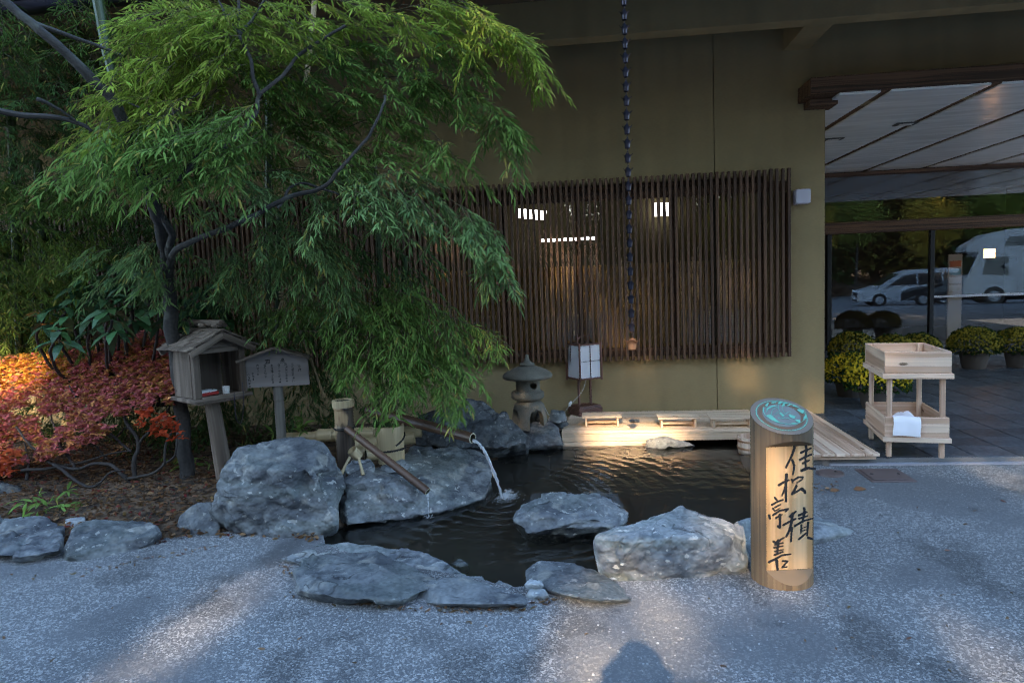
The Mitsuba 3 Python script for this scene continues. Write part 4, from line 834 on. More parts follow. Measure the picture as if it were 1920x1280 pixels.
# ---------------------------------------------------------------- bamboo fountain corner
def culm(p0, p1, r0, r1, nodes, tone, name, parent, open_end=False, sides=20, bsdf='bamboo'):
    """A bamboo culm: swollen nodes with a scar below each, a hollow end if asked."""
    p0, p1 = A(p0, float), A(p1, float); ln_ = np.linalg.norm(p1 - p0); pts, rad = [], []
    t = list(np.linspace(0, 1, 14))
    for nd in nodes: t += [nd - .014 / ln_, nd - .006 / ln_, nd, nd + .006 / ln_, nd + .014 / ln_]
    t = sorted(x for x in set(t) if 0 <= x <= 1)
    for x in t:
        r = r0 + (r1 - r0) * x
        for nd in nodes:
            d = (x - nd) * ln_
            r *= 1 + (.1 if abs(d) < .003 else .05 if abs(d) < .0065 and d > 0 else -.02 if abs(d) < .0065 else 0)
        pts.append(p0 + (p1 - p0) * x); rad.append(r)
    g = tube(pts, rad, sides, tone, cap=True) if not open_end else tube(pts, rad, sides, tone, cap=False)
    key = put(name, g, bsdf, parent, smooth=True)
    if open_end:
        d = (p1 - p0) / ln_; e = rad[-1]
        put('cut_rim', tube([p1 - d * .05, p1 + d * .001], [e * .8, e * .8], sides, tone, cap=False), 'matte', parent, color=(.05, .045, .025), smooth=True)
        V, F, _ = join(tube([p1, p1 + d * .0012], [e * 1.0, e * .8], sides, 0, cap=False)); put('cut_rim', (V, F), 'matte', parent, color=(.5, .46, .34))
        c = p1 - d * .045; put('inner_node', tube([c, c + d * .002], [e * .8, e * .8], sides), 'matte', parent, color=(.03, .03, .012))
    return key
YB1 = float(Y4 + .55)
def m_at(Y, u=700, v=800): return float(np.linalg.norm(gy(u + 10, v, Y) - gy(u, v, Y))) / 10
# standpipe: thick weathered upright culm
sp0, sp1 = gy(641, 880, YB1), gy(643, 752, YB1); sp0[0] = sp1[0]
ST = thing('bamboo_standpipe', 'thick weathered upright bamboo pipe filled with water', 'bamboo pipe')
r_ = m_at(YB1) * 17.5; hh = sp1[2] - sp0[2]
culm(sp0, sp1, r_ * .92, r_, [.5 * 0 + (zat(sp0, 800) - sp0[2]) / hh, (zat(sp0, 765) - sp0[2]) / hh], 3, 'culm', ST, False, 26)
put('rim', lathe([(r_ * .98, sp1[2] - .045), (r_ * 1.13, sp1[2] - .04), (r_ * 1.13, sp1[2] + .012), (r_ * .9, sp1[2] + .012), (r_ * .9, sp1[2] - .02), (0, sp1[2] - .021)], 28, (sp1[0], sp1[1], 0)), 'bamboo', ST, smooth=False)
put('water_surface', lathe([(0, sp1[2] + .002), (r_ * .9, sp1[2] + .002)], 28, (sp1[0], sp1[1], 0)), 'gloss', ST, color=(.03, .035, .03))
put('wire_tie', tube([A([sp1[0] + r_ * 1.03 * math.cos(t), sp1[1] + r_ * 1.03 * math.sin(t), zat(sp0, 801) + .004 * math.sin(t)]) for t in np.linspace(0, 6.29, 30)], .008, 6, cap=False), 'matte', ST, smooth=True, color=(.02, .018, .015))
# lower spout
e0, e1 = gy(650, 803, YB1 - r_), gy(802, 921, float(gz(803, 968, ZW)[1]))
SPL = thing('bamboo_spout', 'thin red brown bamboo spout sloping from the standpipe down over the wet rock', 'bamboo spout')
rs = m_at(e1[1]) * 7.3
culm(e0, e1, rs * .95, rs, [.12, .47, .83], 1, 'culm', SPL, True, 18)
# upper spout
f1 = gy(886, 821, float(gz(938, 930, ZW)[1]) - .0); f0 = gy(690, 768, f1[1] + .5)
SPU = thing('bamboo_spout', 'upper brown bamboo spout pouring the stream of water into the pond', 'bamboo spout')
ru = m_at(f1[1]) * 9.5
culm(f0, f1, ru * 1.05, ru, [.32, .86], 1, 'culm', SPU, True, 18)
# falling water
w1 = gz(940, 932, ZW)
def stream(p0, p1, bulge, r0, r1, seed):
    t = np.linspace(0, 1, 46); q = A([p0 + (p1 - p0) * A([x, x, 0]) + A([0, 0, (p1 - p0)[2] * x ** 2]) for x in t ** .9])
    rr_ = r0 + (r1 - r0) * t + .0045 * (meshkit.noise(np.stack([t * 22, t * 0 + seed, t * 0], -1), 2) - .5) * 2
    V, F, U = tube(q, np.maximum(rr_, .0015), 14)
    V += .009 * (meshkit.fbm(V * A([60, 60, 22]), 2, seed) - .5)[:, None] * A([1, 1, 0])
    return V, F
d_ = (f1 - f0) / np.linalg.norm(f1 - f0)
scene['foam'] = {'type': 'blendbsdf', 'weight': .35, 'a': {'type': 'dielectric', 'int_ior': 1.33}, 'b': {'type': 'principledthin', 'base_color': {'type': 'rgb', 'value': [.9, .93, .97]}, 'roughness': .25, 'diff_trans': 1.0, 'spec_trans': 0.0}}
FW = thing('falling_water', 'clear stream of water falling from the upper spout into the pond', 'water stream')
put('stream', stream(f1 + A([0, 0, -ru * .5]), w1, .1, .014, .006, 3), 'foam', FW, smooth=True)
put('stream', stream(f1 + A([.008, -.01, -ru * .55]), w1 + A([.012, -.01, 0]), .1, .008, .006, 8), 'foam', FW, smooth=True)
drops = []
for k in range(420):
    a, rr_ = rng.uniform(0, 6.28), abs(rng.normal(0, .05)); s = rng.uniform(.001, .0042)
    c = w1 + A([rr_ * math.cos(a) + .04, rr_ * math.sin(a) * 1.2, abs(rng.normal(.004, .022)) * (1 - min(rr_ * 5, .9))])
    b = trimesh.creation.icosphere(1, s); drops.append((b.vertices * A([1.3, 1.3, .8]) + c, b.faces))
put('splash', join(*drops)[:2], 'foam', FW, smooth=True, kind='stuff')
FW2 = thing('falling_water', 'thin trickle of water falling from the lower spout', 'water stream')
w2 = gz(804, 970, ZW)
put('stream', stream(e1 + A([0, 0, -rs * .6]), A([w2[0], w2[1], ZW]), .02, .005, .004, 5), 'foam', FW2, smooth=True)
drops = []
for k in range(24):
    b = trimesh.creation.icosphere(1, rng.uniform(.0015, .004)); drops.append((b.vertices + w2 + A([rng.normal(0, .02), rng.normal(0, .02), abs(rng.normal(0, .01))]), b.faces))
put('splash', join(*drops)[:2], 'foam', FW2, smooth=True, kind='stuff')
# split bamboo cup with black ties
YC2 = YB1 + .12; c0 = gy(734, 858, YC2); c1 = zat(c0, 799); rc = m_at(YC2) * 26
CUP = thing('bamboo_cup', 'large pale split bamboo cup with black ties beside the lower spout', 'bamboo cup')
cupg = lathe([(rc * .93, c0[2] - .03), (rc * .96, c1 - .05), (rc, c1), (rc * .9, c1), (rc * .86, c0[2] + .02), (0, c0[2] + .02)], 30, (c0[0], c0[1], 0))
V_, F_, U_ = cupg; a_c = np.arctan2(V_[:, 1] - c0[1], V_[:, 0] - c0[0]); V_ = V_.copy(); V_[:, 2] += np.where(V_[:, 2] > c1 - .01, .02 * np.sign(np.sin(a_c * 1.0 + 2.2)) * np.clip(np.abs(np.sin(a_c + 2.2)) * 4, 0, 1) - .012, 0)
put('wall', (V_, F_, np.stack([V_[:, 2], a_c * rc + 5], 1)), 'bamboo', CUP, smooth=True)
for zz_ in (zat(c0, 842),): put('tie', tube([A([c0[0] + rc * .985 * math.cos(t), c0[1] + rc * .985 * math.sin(t), zz_ + .012 * math.sin(t + 2.2)]) for t in np.linspace(0, 6.29, 34)], .007, 6, cap=False), 'matte', CUP, smooth=True, color=(.018, .016, .015))
put('tie', tube([A([c0[0] + rc * 1.0 * math.cos(t), c0[1] + rc * 1.0 * math.sin(t), zat(c0, 830) + .05 * (t + .9)]) for t in np.linspace(-.9, .5, 12)], .006, 6), 'matte', CUP, smooth=True, color=(.018, .016, .015))
# bamboo lengths lying behind
for k, (ua, va, ub, vb, Yo, r, lb) in enumerate([(528, 822, 790, 808, .55, 12, 'rearmost pale bamboo length lying behind the standpipe'), (596, 816, 700, 812, .34, 13, 'short pale bamboo length touching the left of the standpipe'), (640, 838, 778, 820, .3, 12, 'pale bamboo length lying behind the bamboo cup'), (650, 848, 710, 846, .16, 10, 'short bamboo piece under the lower spout'), (686, 853, 740, 850, .05, 11, 'dark ended bamboo piece above the pale wedge stone')]):
    p1_, p0_ = gy(ua, va, YB1 + Yo), gy(ub, vb, YB1 + Yo + .12)
    k_ = thing('bamboo_length', lb, 'bamboo'); culm(p0_, p1_, m_at(YB1) * r, m_at(YB1) * r, [.3, .75], 0, 'culm', k_, True, 16)
# ladles
for k, (u, v_, hu, hv, ang_, lb) in enumerate([(672, 848, 681, 890, .25, 'bamboo ladle with round cup resting on the pale flat stone'), (658, 852, 640, 888, -.2, 'bamboo ladle lying left of the other ladle against the big boulder')]):
    yl = Y4 + .36 - .02 * k; c = gy(u, v_, yl); s_ = m_at(yl)
    l_ = thing('ladle', lb, 'ladle')
    g = lathe([(s_ * 9, 0), (s_ * 9.6, s_ * 20), (s_ * 8.4, s_ * 20), (s_ * 7.6, s_ * 2), (0, s_ * 2)], 20); V_ = g[0] @ rotx(.5).T @ roty(-.5 + k * .5).T + c - A([0, 0, s_ * 8])
    if k == 0: put('cup', (V_, g[1], np.stack([g[0][:, 2], np.arctan2(g[0][:, 1], g[0][:, 0]) * .03 + 4], 1)), 'bamboo', l_, smooth=True)
    h1_ = gy(hu, hv, yl - .09); put('handle', tube([c + A([0, -.02, -.01]), (c + h1_) / 2 + A([0, -.01, .0]), h1_], [s_ * 2.6, s_ * 2.4, s_ * 3.6], 8, 0), 'bamboo', l_, smooth=True)

# ---------------------------------------------------------------- little roofed box on a post
YBX = 5.0
bc = gy(411, 750, YBX); yaw_ = math.radians(57); Rb = rotz(yaw_)      # local: x right, -y front
bs = m_at(YBX, 410, 700)
BX = thing('offering_box', 'small weathered open wooden box with shingled gable roof on a leaning post', 'roofed box')
tilt = rotx(0) @ roty(math.radians(-1)); Rb2 = Rb @ tilt
bw, bd, bh = bs * 96, bs * 84, bs * 88
fc = gy(418, 745, YBX) + A([0, 0, .0])
bo = fc + Rb @ A([0, bd / 2, 0])
def bb(name, c, s, par=BX, tone=None, R=None, g=None, bsdf='grey_wood'): return put(name, MB().add(*board(bo + Rb @ A(c, float), s, Rb if R is None else Rb @ R, tone=int(rng.integers(0, 30)) if tone is None else tone, g=g, bev=.004)).out(), bsdf, par)
bb('floor', (0, -.01, 0), (bw + .05, bd + .05, .028)); bb('floor', (0, -.0, -.026), (bw - .05, bd - .02, .022)); bb('sill', (0, -bd / 2 - .018, .012), (bw - .08, .03, .03))
for s in (-1, 1):
    bb('side_board', (s * (bw / 2 - .012), .02, bh / 2 + .014), (.022, bd - .08, bh - .005), g=2)
    bb('corner_post', (s * (bw / 2 - .026), -bd / 2 + .024, bh / 2 + .014), (.052, .046, bh - .002), g=2)
bb('back_board', (0, bd / 2 - .012, bh / 2 + .014), (bw - .05, .02, bh - .003)); bb('lintel', (0, -bd / 2 + .02, bh - .012), (bw - .106, .035, .04))
pit = math.radians(27); rise = math.tan(pit)
half = bs * 60; rl = bd + .16
gab = m3.Manifold.extrude(m3.CrossSection([[(-bw / 2, 0), (bw / 2, 0), (0, bw / 2 * rise)]]), .02).rotate([90, 0, 0]); m = gab.to_mesh()
V_ = (m.vert_properties[:, :3] + A([0, -bd / 2 + .03, bh + .01]))[m.tri_verts].reshape(-1, 3); put('gable', (V_ @ Rb.T + bo, np.arange(len(V_)).reshape(-1, 3), np.stack([V_[:, 0], V_[:, 2] + 12], 1)), 'grey_wood', BX)
RF = bb('roof', (0, 0, bh + .012 + bw / 2 * rise + .02), (.05, rl - .02, .03))
for s in (-1, 1):
    Rs = roty(s * pit); L_ = half / math.cos(pit)
    for yy in (-rl / 2 + .012, rl / 2 - .012):
        cx_ = s * half * .5 * .97; bb('barge_board', (cx_, yy, bh + .012 + bw / 2 * rise - abs(cx_) * rise - .014), (L_, .022, .05), RF, R=Rs, g=0)
    for r_i in range(5):                         # courses of bark shingles, each piece on its own
        for c_i in range(6):
            t = (r_i + .5) / 5 * half * 1.06; yy = -rl / 2 + (c_i + .5) * rl / 6 + rng.uniform(-.012, .012)
            zz_ = bh + .012 + bw / 2 * rise - t * rise + .026 + rng.uniform(0, .006)
            put('shingle', MB().add(*board(bo + Rb @ A([s * t, yy, zz_]), (half / 5 * 1.5, rl / 6 * 1.02, .013), Rb @ roty(s * (pit - .09) + rng.uniform(-.05, .05)) @ rotz(rng.uniform(-.06, .06)), tone=int(rng.integers(0, 40)), g=0, bev=.004)).out(), 'grey_wood', RF)
for k in range(3):
    put('ridge_piece', MB().add(*board(bo + Rb @ A([0, (-rl / 2 + .05) + k * (rl - .1) / 2, bh + .012 + bw / 2 * rise + .062]), (.1, .09, .035), Rb, tone=5 + k, bev=.012)).out(), 'grey_wood', RF)
put('ridge_piece', tube([bo + Rb @ A([0, -rl / 2 + .0, bh + bw / 2 * rise + .09]), bo + Rb @ A([0, rl / 2, bh + bw / 2 * rise + .09])], .026, 10), 'grey_wood', RF, smooth=True)
pb_ = gy(428, 860, YBX - .1); pb_[2] = -.02
lean = gy(402, 756, YBX + .06)
put('post', tube([lean + Rb @ A([0, .04, -.0]) * 0 + (bo + Rb @ A([-.02, -.0, -.04]) - lean), A([bo[0] + .1, bo[1] - .04, -.05])] if False else [bo + A([0, 0, -.04]), A([bo[0] + bs * 16, bo[1], .02])], [bs * 13, bs * 16], 16, 2), 'grey_wood', BX, smooth=True)
ch0 = bo + Rb @ A([bw / 2 - .06, -bd / 2 - .035, .1]); ch1 = bo + Rb @ A([bw * .18, -bd / 2 - .035, .0])
loop = spline([ch0, ch0 + A([.0, -.005, -.16]), ch0 * .55 + ch1 * .45 + A([0, 0, -.27]), ch1 + A([0, 0, -.17]), ch1 + A([0, .0, .03])], 30)
put('chain', tube(loop, .0035, 5), 'dark_metal', BX, smooth=True)
single('booklet', MB().add(*board(bo + Rb @ A([-bw * .2, -bd * .22, .036]), (.16, .11, .022), Rb @ rotz(.15), bev=.002)).out()[:2], 'satin', 'red booklet with white top lying in the roofed box', 'booklet', color=(.35, .03, .03))
single('paper_stack', MB().add(*board(bo + Rb @ A([-bw * .2, -bd * .2, .054]), (.15, .1, .012), Rb @ rotz(.2), bev=.002)).out()[:2], 'matte', 'white papers on the red booklet in the roofed box', 'papers', color=(.6, .6, .62))
single('small_cup', lathe([(0, .015), (.026, .015), (.029, .075), (.025, .075), (.022, .025), (0, .025)], 18, bo + Rb @ A([bw * .16, -bd * .3, 0])), 'satin', 'small white cup on the floor of the roofed box', 'cup', color=(.75, .73, .72))

# ---------------------------------------------------------------- notice board on a grey bamboo post
YS = 5.25
sc_ = gy(516, 692, YS); ss = m_at(YS, 516, 690); Rn = rotz(math.radians(14))
SG = thing('notice_board', 'weathered grey wooden notice board with ink writing under a small roof on a bamboo post', 'sign')
bwid, bhei = ss * 114 / math.cos(math.radians(8)), ss * 42
scene['board_wood'] = principled(tex(wood(((.15, .13, .125), (.25, .225, .22)), 9, False)), .8)
def sb(name, c, s, R=None, g=0, tone=None): return put(name, MB().add(*board(sc_ + Rn @ A(c, float), s, Rn if R is None else Rn @ R, tone=int(rng.integers(0, 30)) if tone is None else tone, g=g, bev=.003)).out(), 'grey_wood', SG)
prof5 = m3.CrossSection([[(-bwid / 2, -ss * 31), (bwid / 2, -ss * 31), (bwid / 2, ss * 17), (0, ss * 36), (-bwid / 2, ss * 17)]])
m = m3.Manifold.extrude(prof5, .03).rotate([90, 0, 0]).translate([0, .03, 0]).to_mesh(); V_ = m.vert_properties[:, :3][m.tri_verts].reshape(-1, 3)
put('board', (V_ @ Rn.T + sc_, np.arange(len(V_)).reshape(-1, 3), np.stack([V_[:, 0] * .5 + 3, V_[:, 2] + V_[:, 1] + 15], 1)), 'board_wood', SG)
pa_ = math.atan2(19, 57)
for s in (-1, 1): sb('roof_board', (s * ss * 31, -.012, ss * 36 - ss * 31 * math.tan(pa_) + .012 + (.004 if s > 0 else 0)), (ss * 67, .13, .02), roty(s * pa_))
Sp = sc_ + Rn @ A([0, .055, 0])
culm(A([Sp[0], Sp[1], -.1]), Sp + A([0, 0, .05]), ss * 9, ss * 8.6, [.35, .72], 2, 'post', SG, False, 16)
GL = {  # a few brush characters on a ten unit square, and marks for the worn rest
    'izumi': [[(5, 10), (4, 9)], [(3, 9), (7, 9), (7, 6), (3, 6), (3, 9)], [(3, 7.5), (7, 7.5)], [(5, 6), (5, 0)], [(1, 4.5), (4, 4.5), (1, 1)], [(8.5, 5), (5.5, 3.5), (9, .5)]],
    'gen': [[(1, 9.5), (2, 8.5)], [(.5, 6.5), (1.8, 5.8)], [(.5, 1), (2.3, 4)], [(3, 9.3), (9.5, 9.3)], [(3.6, 9), (3, 1)], [(5, 8), (8.5, 8), (8.5, 4.8), (5, 4.8), (5, 8)], [(5, 6.4), (8.5, 6.4)], [(6.8, 4.5), (6.8, .5)], [(5.2, 3), (4.2, 1.2)], [(8, 3), (9.3, 1.4)]],
    'ko': [[(1, 8), (9, 8)], [(5, 10), (5, 4.5)], [(2, 4.5), (8, 4.5), (8, .5), (2, .5), (2, 4.5)]],
    'dai': [[(3.5, 10), (.5, 5)], [(2.2, 7), (2.2, 0)], [(4, 6.5), (9.5, 7.2)], [(6, 9.8), (7, 4), (9.5, .8), (9.7, 2.5)], [(8, 9.5), (9, 8.5)]],
    'ni': [[(2, 9), (8, 9), (8, 1), (2, 1), (2, 9)], [(2, 5), (8, 5)]],
    'hon': [[(1, 7.5), (9, 7.5)], [(5, 10), (5, 0)], [(4.7, 7), (1, 2.5)], [(5.3, 7), (9, 2.5)], [(3.4, 2.2), (6.6, 2.2)]],
    'san': [[(2, 9), (8, 9)], [(2.5, 5.2), (7.5, 5.2)], [(1, 1), (9, 1)]],
    'on': [[(1, 9.5), (2, 8.5)], [(.5, 6.5), (1.8, 5.8)], [(.5, 1), (2.3, 4)], [(4, 9.5), (8.5, 9.5), (8.5, 5.5), (4, 5.5), (4, 9.5)], [(4, 7.5), (8.5, 7.5)], [(3.5, 4.2), (9, 4.2), (9, 1)], [(3.5, 4.2), (3.5, 1)], [(5.3, 4), (5.3, 1)], [(7, 4), (7, 1)], [(2.8, .8), (9.8, .8)]],
    'mei': [[(4, 10), (1, 5.5)], [(4, 8.5), (8, 8.5), (5, 4), (1, 2)], [(4.5, 4), (8.5, 4), (8.5, .3), (4.5, .3), (4.5, 4)]],
    'no': [[(6, 8), (4, 2), (2, 4), (3, 7.5), (7, 8), (8, 4), (6, 1)]], 'ha': [[(3, 8), (1.5, 2)], [(6, 8.5), (9, 2)]], 'ki': [[(1, 7), (9, 7)], [(5, 10), (5, 0)], [(4.7, 6.6), (1, 2)], [(5.3, 6.6), (9, 2)]], 'tsuchi': [[(2, 6.5), (8, 6.5)], [(5, 9.5), (5, 1)], [(1, 1), (9, 1)]], 'tono': [[(1, 9), (9, 9)], [(3, 9), (2, 1)], [(2.8, 6), (8, 6), (8, 1)], [(2.4, 3.5), (8, 3.5)]]}
def glyph(nm, x, y, s, wgt): return [([(x + (a - 5) * s / 10, y + (b - 5) * s / 10) for a, b in st_], wgt) for st_ in GL[nm]]
st_ = []; WB = 1.0
st_ += glyph('gen', -12, 14, 9, 1.1) + glyph('izumi', 14, 14.5, 9, 1.1)
colsx = [42, 30.5, 19, 7, -5.5, -17.5, -30, -39, -46]
rows_ = [['ko', 'dai'], ['san', 'no', 'on', 'mei', 'ni', 'ki', 'ha'], ['ni', 'hon', 'tono', 'ko', 'mei', 'tsuchi', 'no'], ['mei', 'ha', 'no', 'san', 'tono', 'ki', 'hon'], ['ki', 'tono', 'on', 'san', 'tsuchi', 'mei', 'no'], ['ko', 'mei', 'no', 'tono', 'ki'], ['dai', 'mei', 'ha', 'no'], ['hon', 'ki', 'no'], ['ha', 'ni', 'tono', 'ki', 'tsuchi']]
tops = [4, 8, 8, 7, 7, 8, 8, -6, -8]
for x_, cc, ty in zip(colsx, rows_, tops):
    for i_, g_ in enumerate(cc): st_ += glyph(g_, x_ + rng.uniform(-.5, .5), ty - i_ * 5.1 * (1.5 if x_ == 42 else 1), 4.3 if x_ != 42 else 5.5, .72)
put('writing', brush(st_, lambda a, b: (a, b), lambda a, b: sc_ + Rn @ A([a * ss, -.0012, b * ss])), 'matte', SG, color=(.02, .018, .018), kind='stuff')

# ---------------------------------------------------------------- chrysanthemums in pots
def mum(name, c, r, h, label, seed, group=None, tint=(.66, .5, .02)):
    g = np.random.default_rng(seed); K = thing(name, label, 'flower pot', group)
    z0 = c[2]; ph = h * .36
    put('pot', lathe([(0, z0), (r * .42, z0), (r * .55, z0 + ph), (r * .6, z0 + ph), (r * .6, z0 + ph + .02), (r * .5, z0 + ph + .02), (r * .45, z0 + ph - .02), (0, z0 + ph - .02)], 24, (c[0], c[1], 0)), 'matte', K, smooth=True, color=(.11, .09, .08))
    n = int(1500 * (r / .25) ** 2 * .8); d = g.normal(size=(n, 3)); d /= np.linalg.norm(d, axis=1, keepdims=True); d[:, 2] = np.where(d[:, 2] < -.45, -d[:, 2], d[:, 2])
    cz = z0 + h * .58
    bump = .93 + .1 * meshkit.noise(d * 5, seed)
    P = A([c[0], c[1], cz]) + d * A([r, r, h * .42]) * bump[:, None]
    V, F, C = [], [], []
    leafy = g.random(n) < .3 + .5 * (d[:, 2] < -.1)
    q = trimesh.creation.icosphere(0)
    Pf = P[~leafy]; s = g.uniform(.008, .014, len(Pf)) * (1.15)
    Vf = (q.vertices[None] * s[:, None, None] + Pf[:, None]).reshape(-1, 3); Ff = (q.faces[None] + (np.arange(len(Pf)) * len(q.vertices))[:, None, None]).reshape(-1, 3)
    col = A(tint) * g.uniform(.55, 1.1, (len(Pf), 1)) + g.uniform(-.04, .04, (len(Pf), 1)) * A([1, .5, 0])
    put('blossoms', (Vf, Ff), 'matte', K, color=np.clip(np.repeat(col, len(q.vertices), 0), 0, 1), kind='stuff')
    Pl = np.vstack([P[leafy]] + [A([c[0], c[1], cz]) + d[:n] * A([r, r, h * .42]) * .9]); dl = np.vstack([d[leafy], d[:n]])
    put('leaves', *leaves(Pl, dl + g.normal(0, .7, Pl.shape), g.uniform(.03, .05, len(Pl)), .5, g, A([.03, .06, .02]), droop=.1), parent=K, kind='stuff')
def leaves(P, D, L, ratio, g, col, droop=.35, colv=.25, bsdf='leaf', alt=None, altp=0.0, up=None):
    """Lance shaped leaves with a keel and a droop: base points, directions, lengths."""
    n = len(P); D = D / (np.linalg.norm(D, axis=1, keepdims=True) + 1e-9)
    S = np.cross(D, A([0, 0, 1.0]) + g.normal(0, .35, (n, 3))); S /= np.linalg.norm(S, axis=1, keepdims=True) + 1e-9
    N = np.cross(S, D); L = np.asarray(L)[:, None]; w = L * ratio * .5
    dz = A([0, 0, -1.0]) * droop * L
    v0 = P; l1 = P + D * L * .3 + S * w + N * w * .25 + dz * .08; r1 = P + D * L * .3 - S * w + N * w * .25 + dz * .08
    l2 = P + D * L * .68 + S * w * .72 + N * w * .15 + dz * .42; r2 = P + D * L * .68 - S * w * .72 + N * w * .15 + dz * .42; t_ = P + D * L + dz
    V = np.stack([v0, l1, r1, l2, r2, t_], 1).reshape(-1, 3)
    f = A([[0, 2, 1], [1, 2, 4], [1, 4, 3], [3, 4, 5]]); F = (f[None] + (np.arange(n) * 6)[:, None, None]).reshape(-1, 3)
    c = np.asarray(col)[None] * np.exp(g.normal(0, colv, (n, 1))) * (1 + g.normal(0, .08, (n, 3)))
    if alt is not None:
        m_ = g.random(n) < altp; c[m_] = np.asarray(alt) * np.exp(g.normal(0, .2, (m_.sum(), 1)))
    color = np.clip(np.repeat(c, 6, 0), .004, .95)
    return (V, F), bsdf, color
_put = put
def put(name, geo, bsdf, *a, **k):
    if len(a) and isinstance(a[0], np.ndarray): k['color'] = a[0]; a = a[1:]
    return _put(name, geo, bsdf, *a, **k)
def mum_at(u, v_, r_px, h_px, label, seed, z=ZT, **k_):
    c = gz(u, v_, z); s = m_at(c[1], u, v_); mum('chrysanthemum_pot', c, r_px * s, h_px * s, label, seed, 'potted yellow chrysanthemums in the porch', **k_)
mum_at(1643, 765, 60, 100, 'bright yellow chrysanthemum in a pot right beside the cart', 1)
mum_at(1596, 742, 56, 84, 'bright yellow chrysanthemum in a pot partly hidden by the plaster corner', 2)
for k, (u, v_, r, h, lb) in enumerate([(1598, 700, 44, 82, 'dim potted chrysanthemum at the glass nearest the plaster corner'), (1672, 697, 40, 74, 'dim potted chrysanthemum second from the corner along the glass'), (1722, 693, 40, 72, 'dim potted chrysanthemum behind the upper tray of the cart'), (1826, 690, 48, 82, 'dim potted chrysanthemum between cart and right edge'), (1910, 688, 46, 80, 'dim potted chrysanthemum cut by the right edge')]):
    mum_at(u, v_, r, h, lb, 5 + k, tint=(.36, .3, .03))  # blossom tint darkened: the deeper shade near the glass is put into the colour

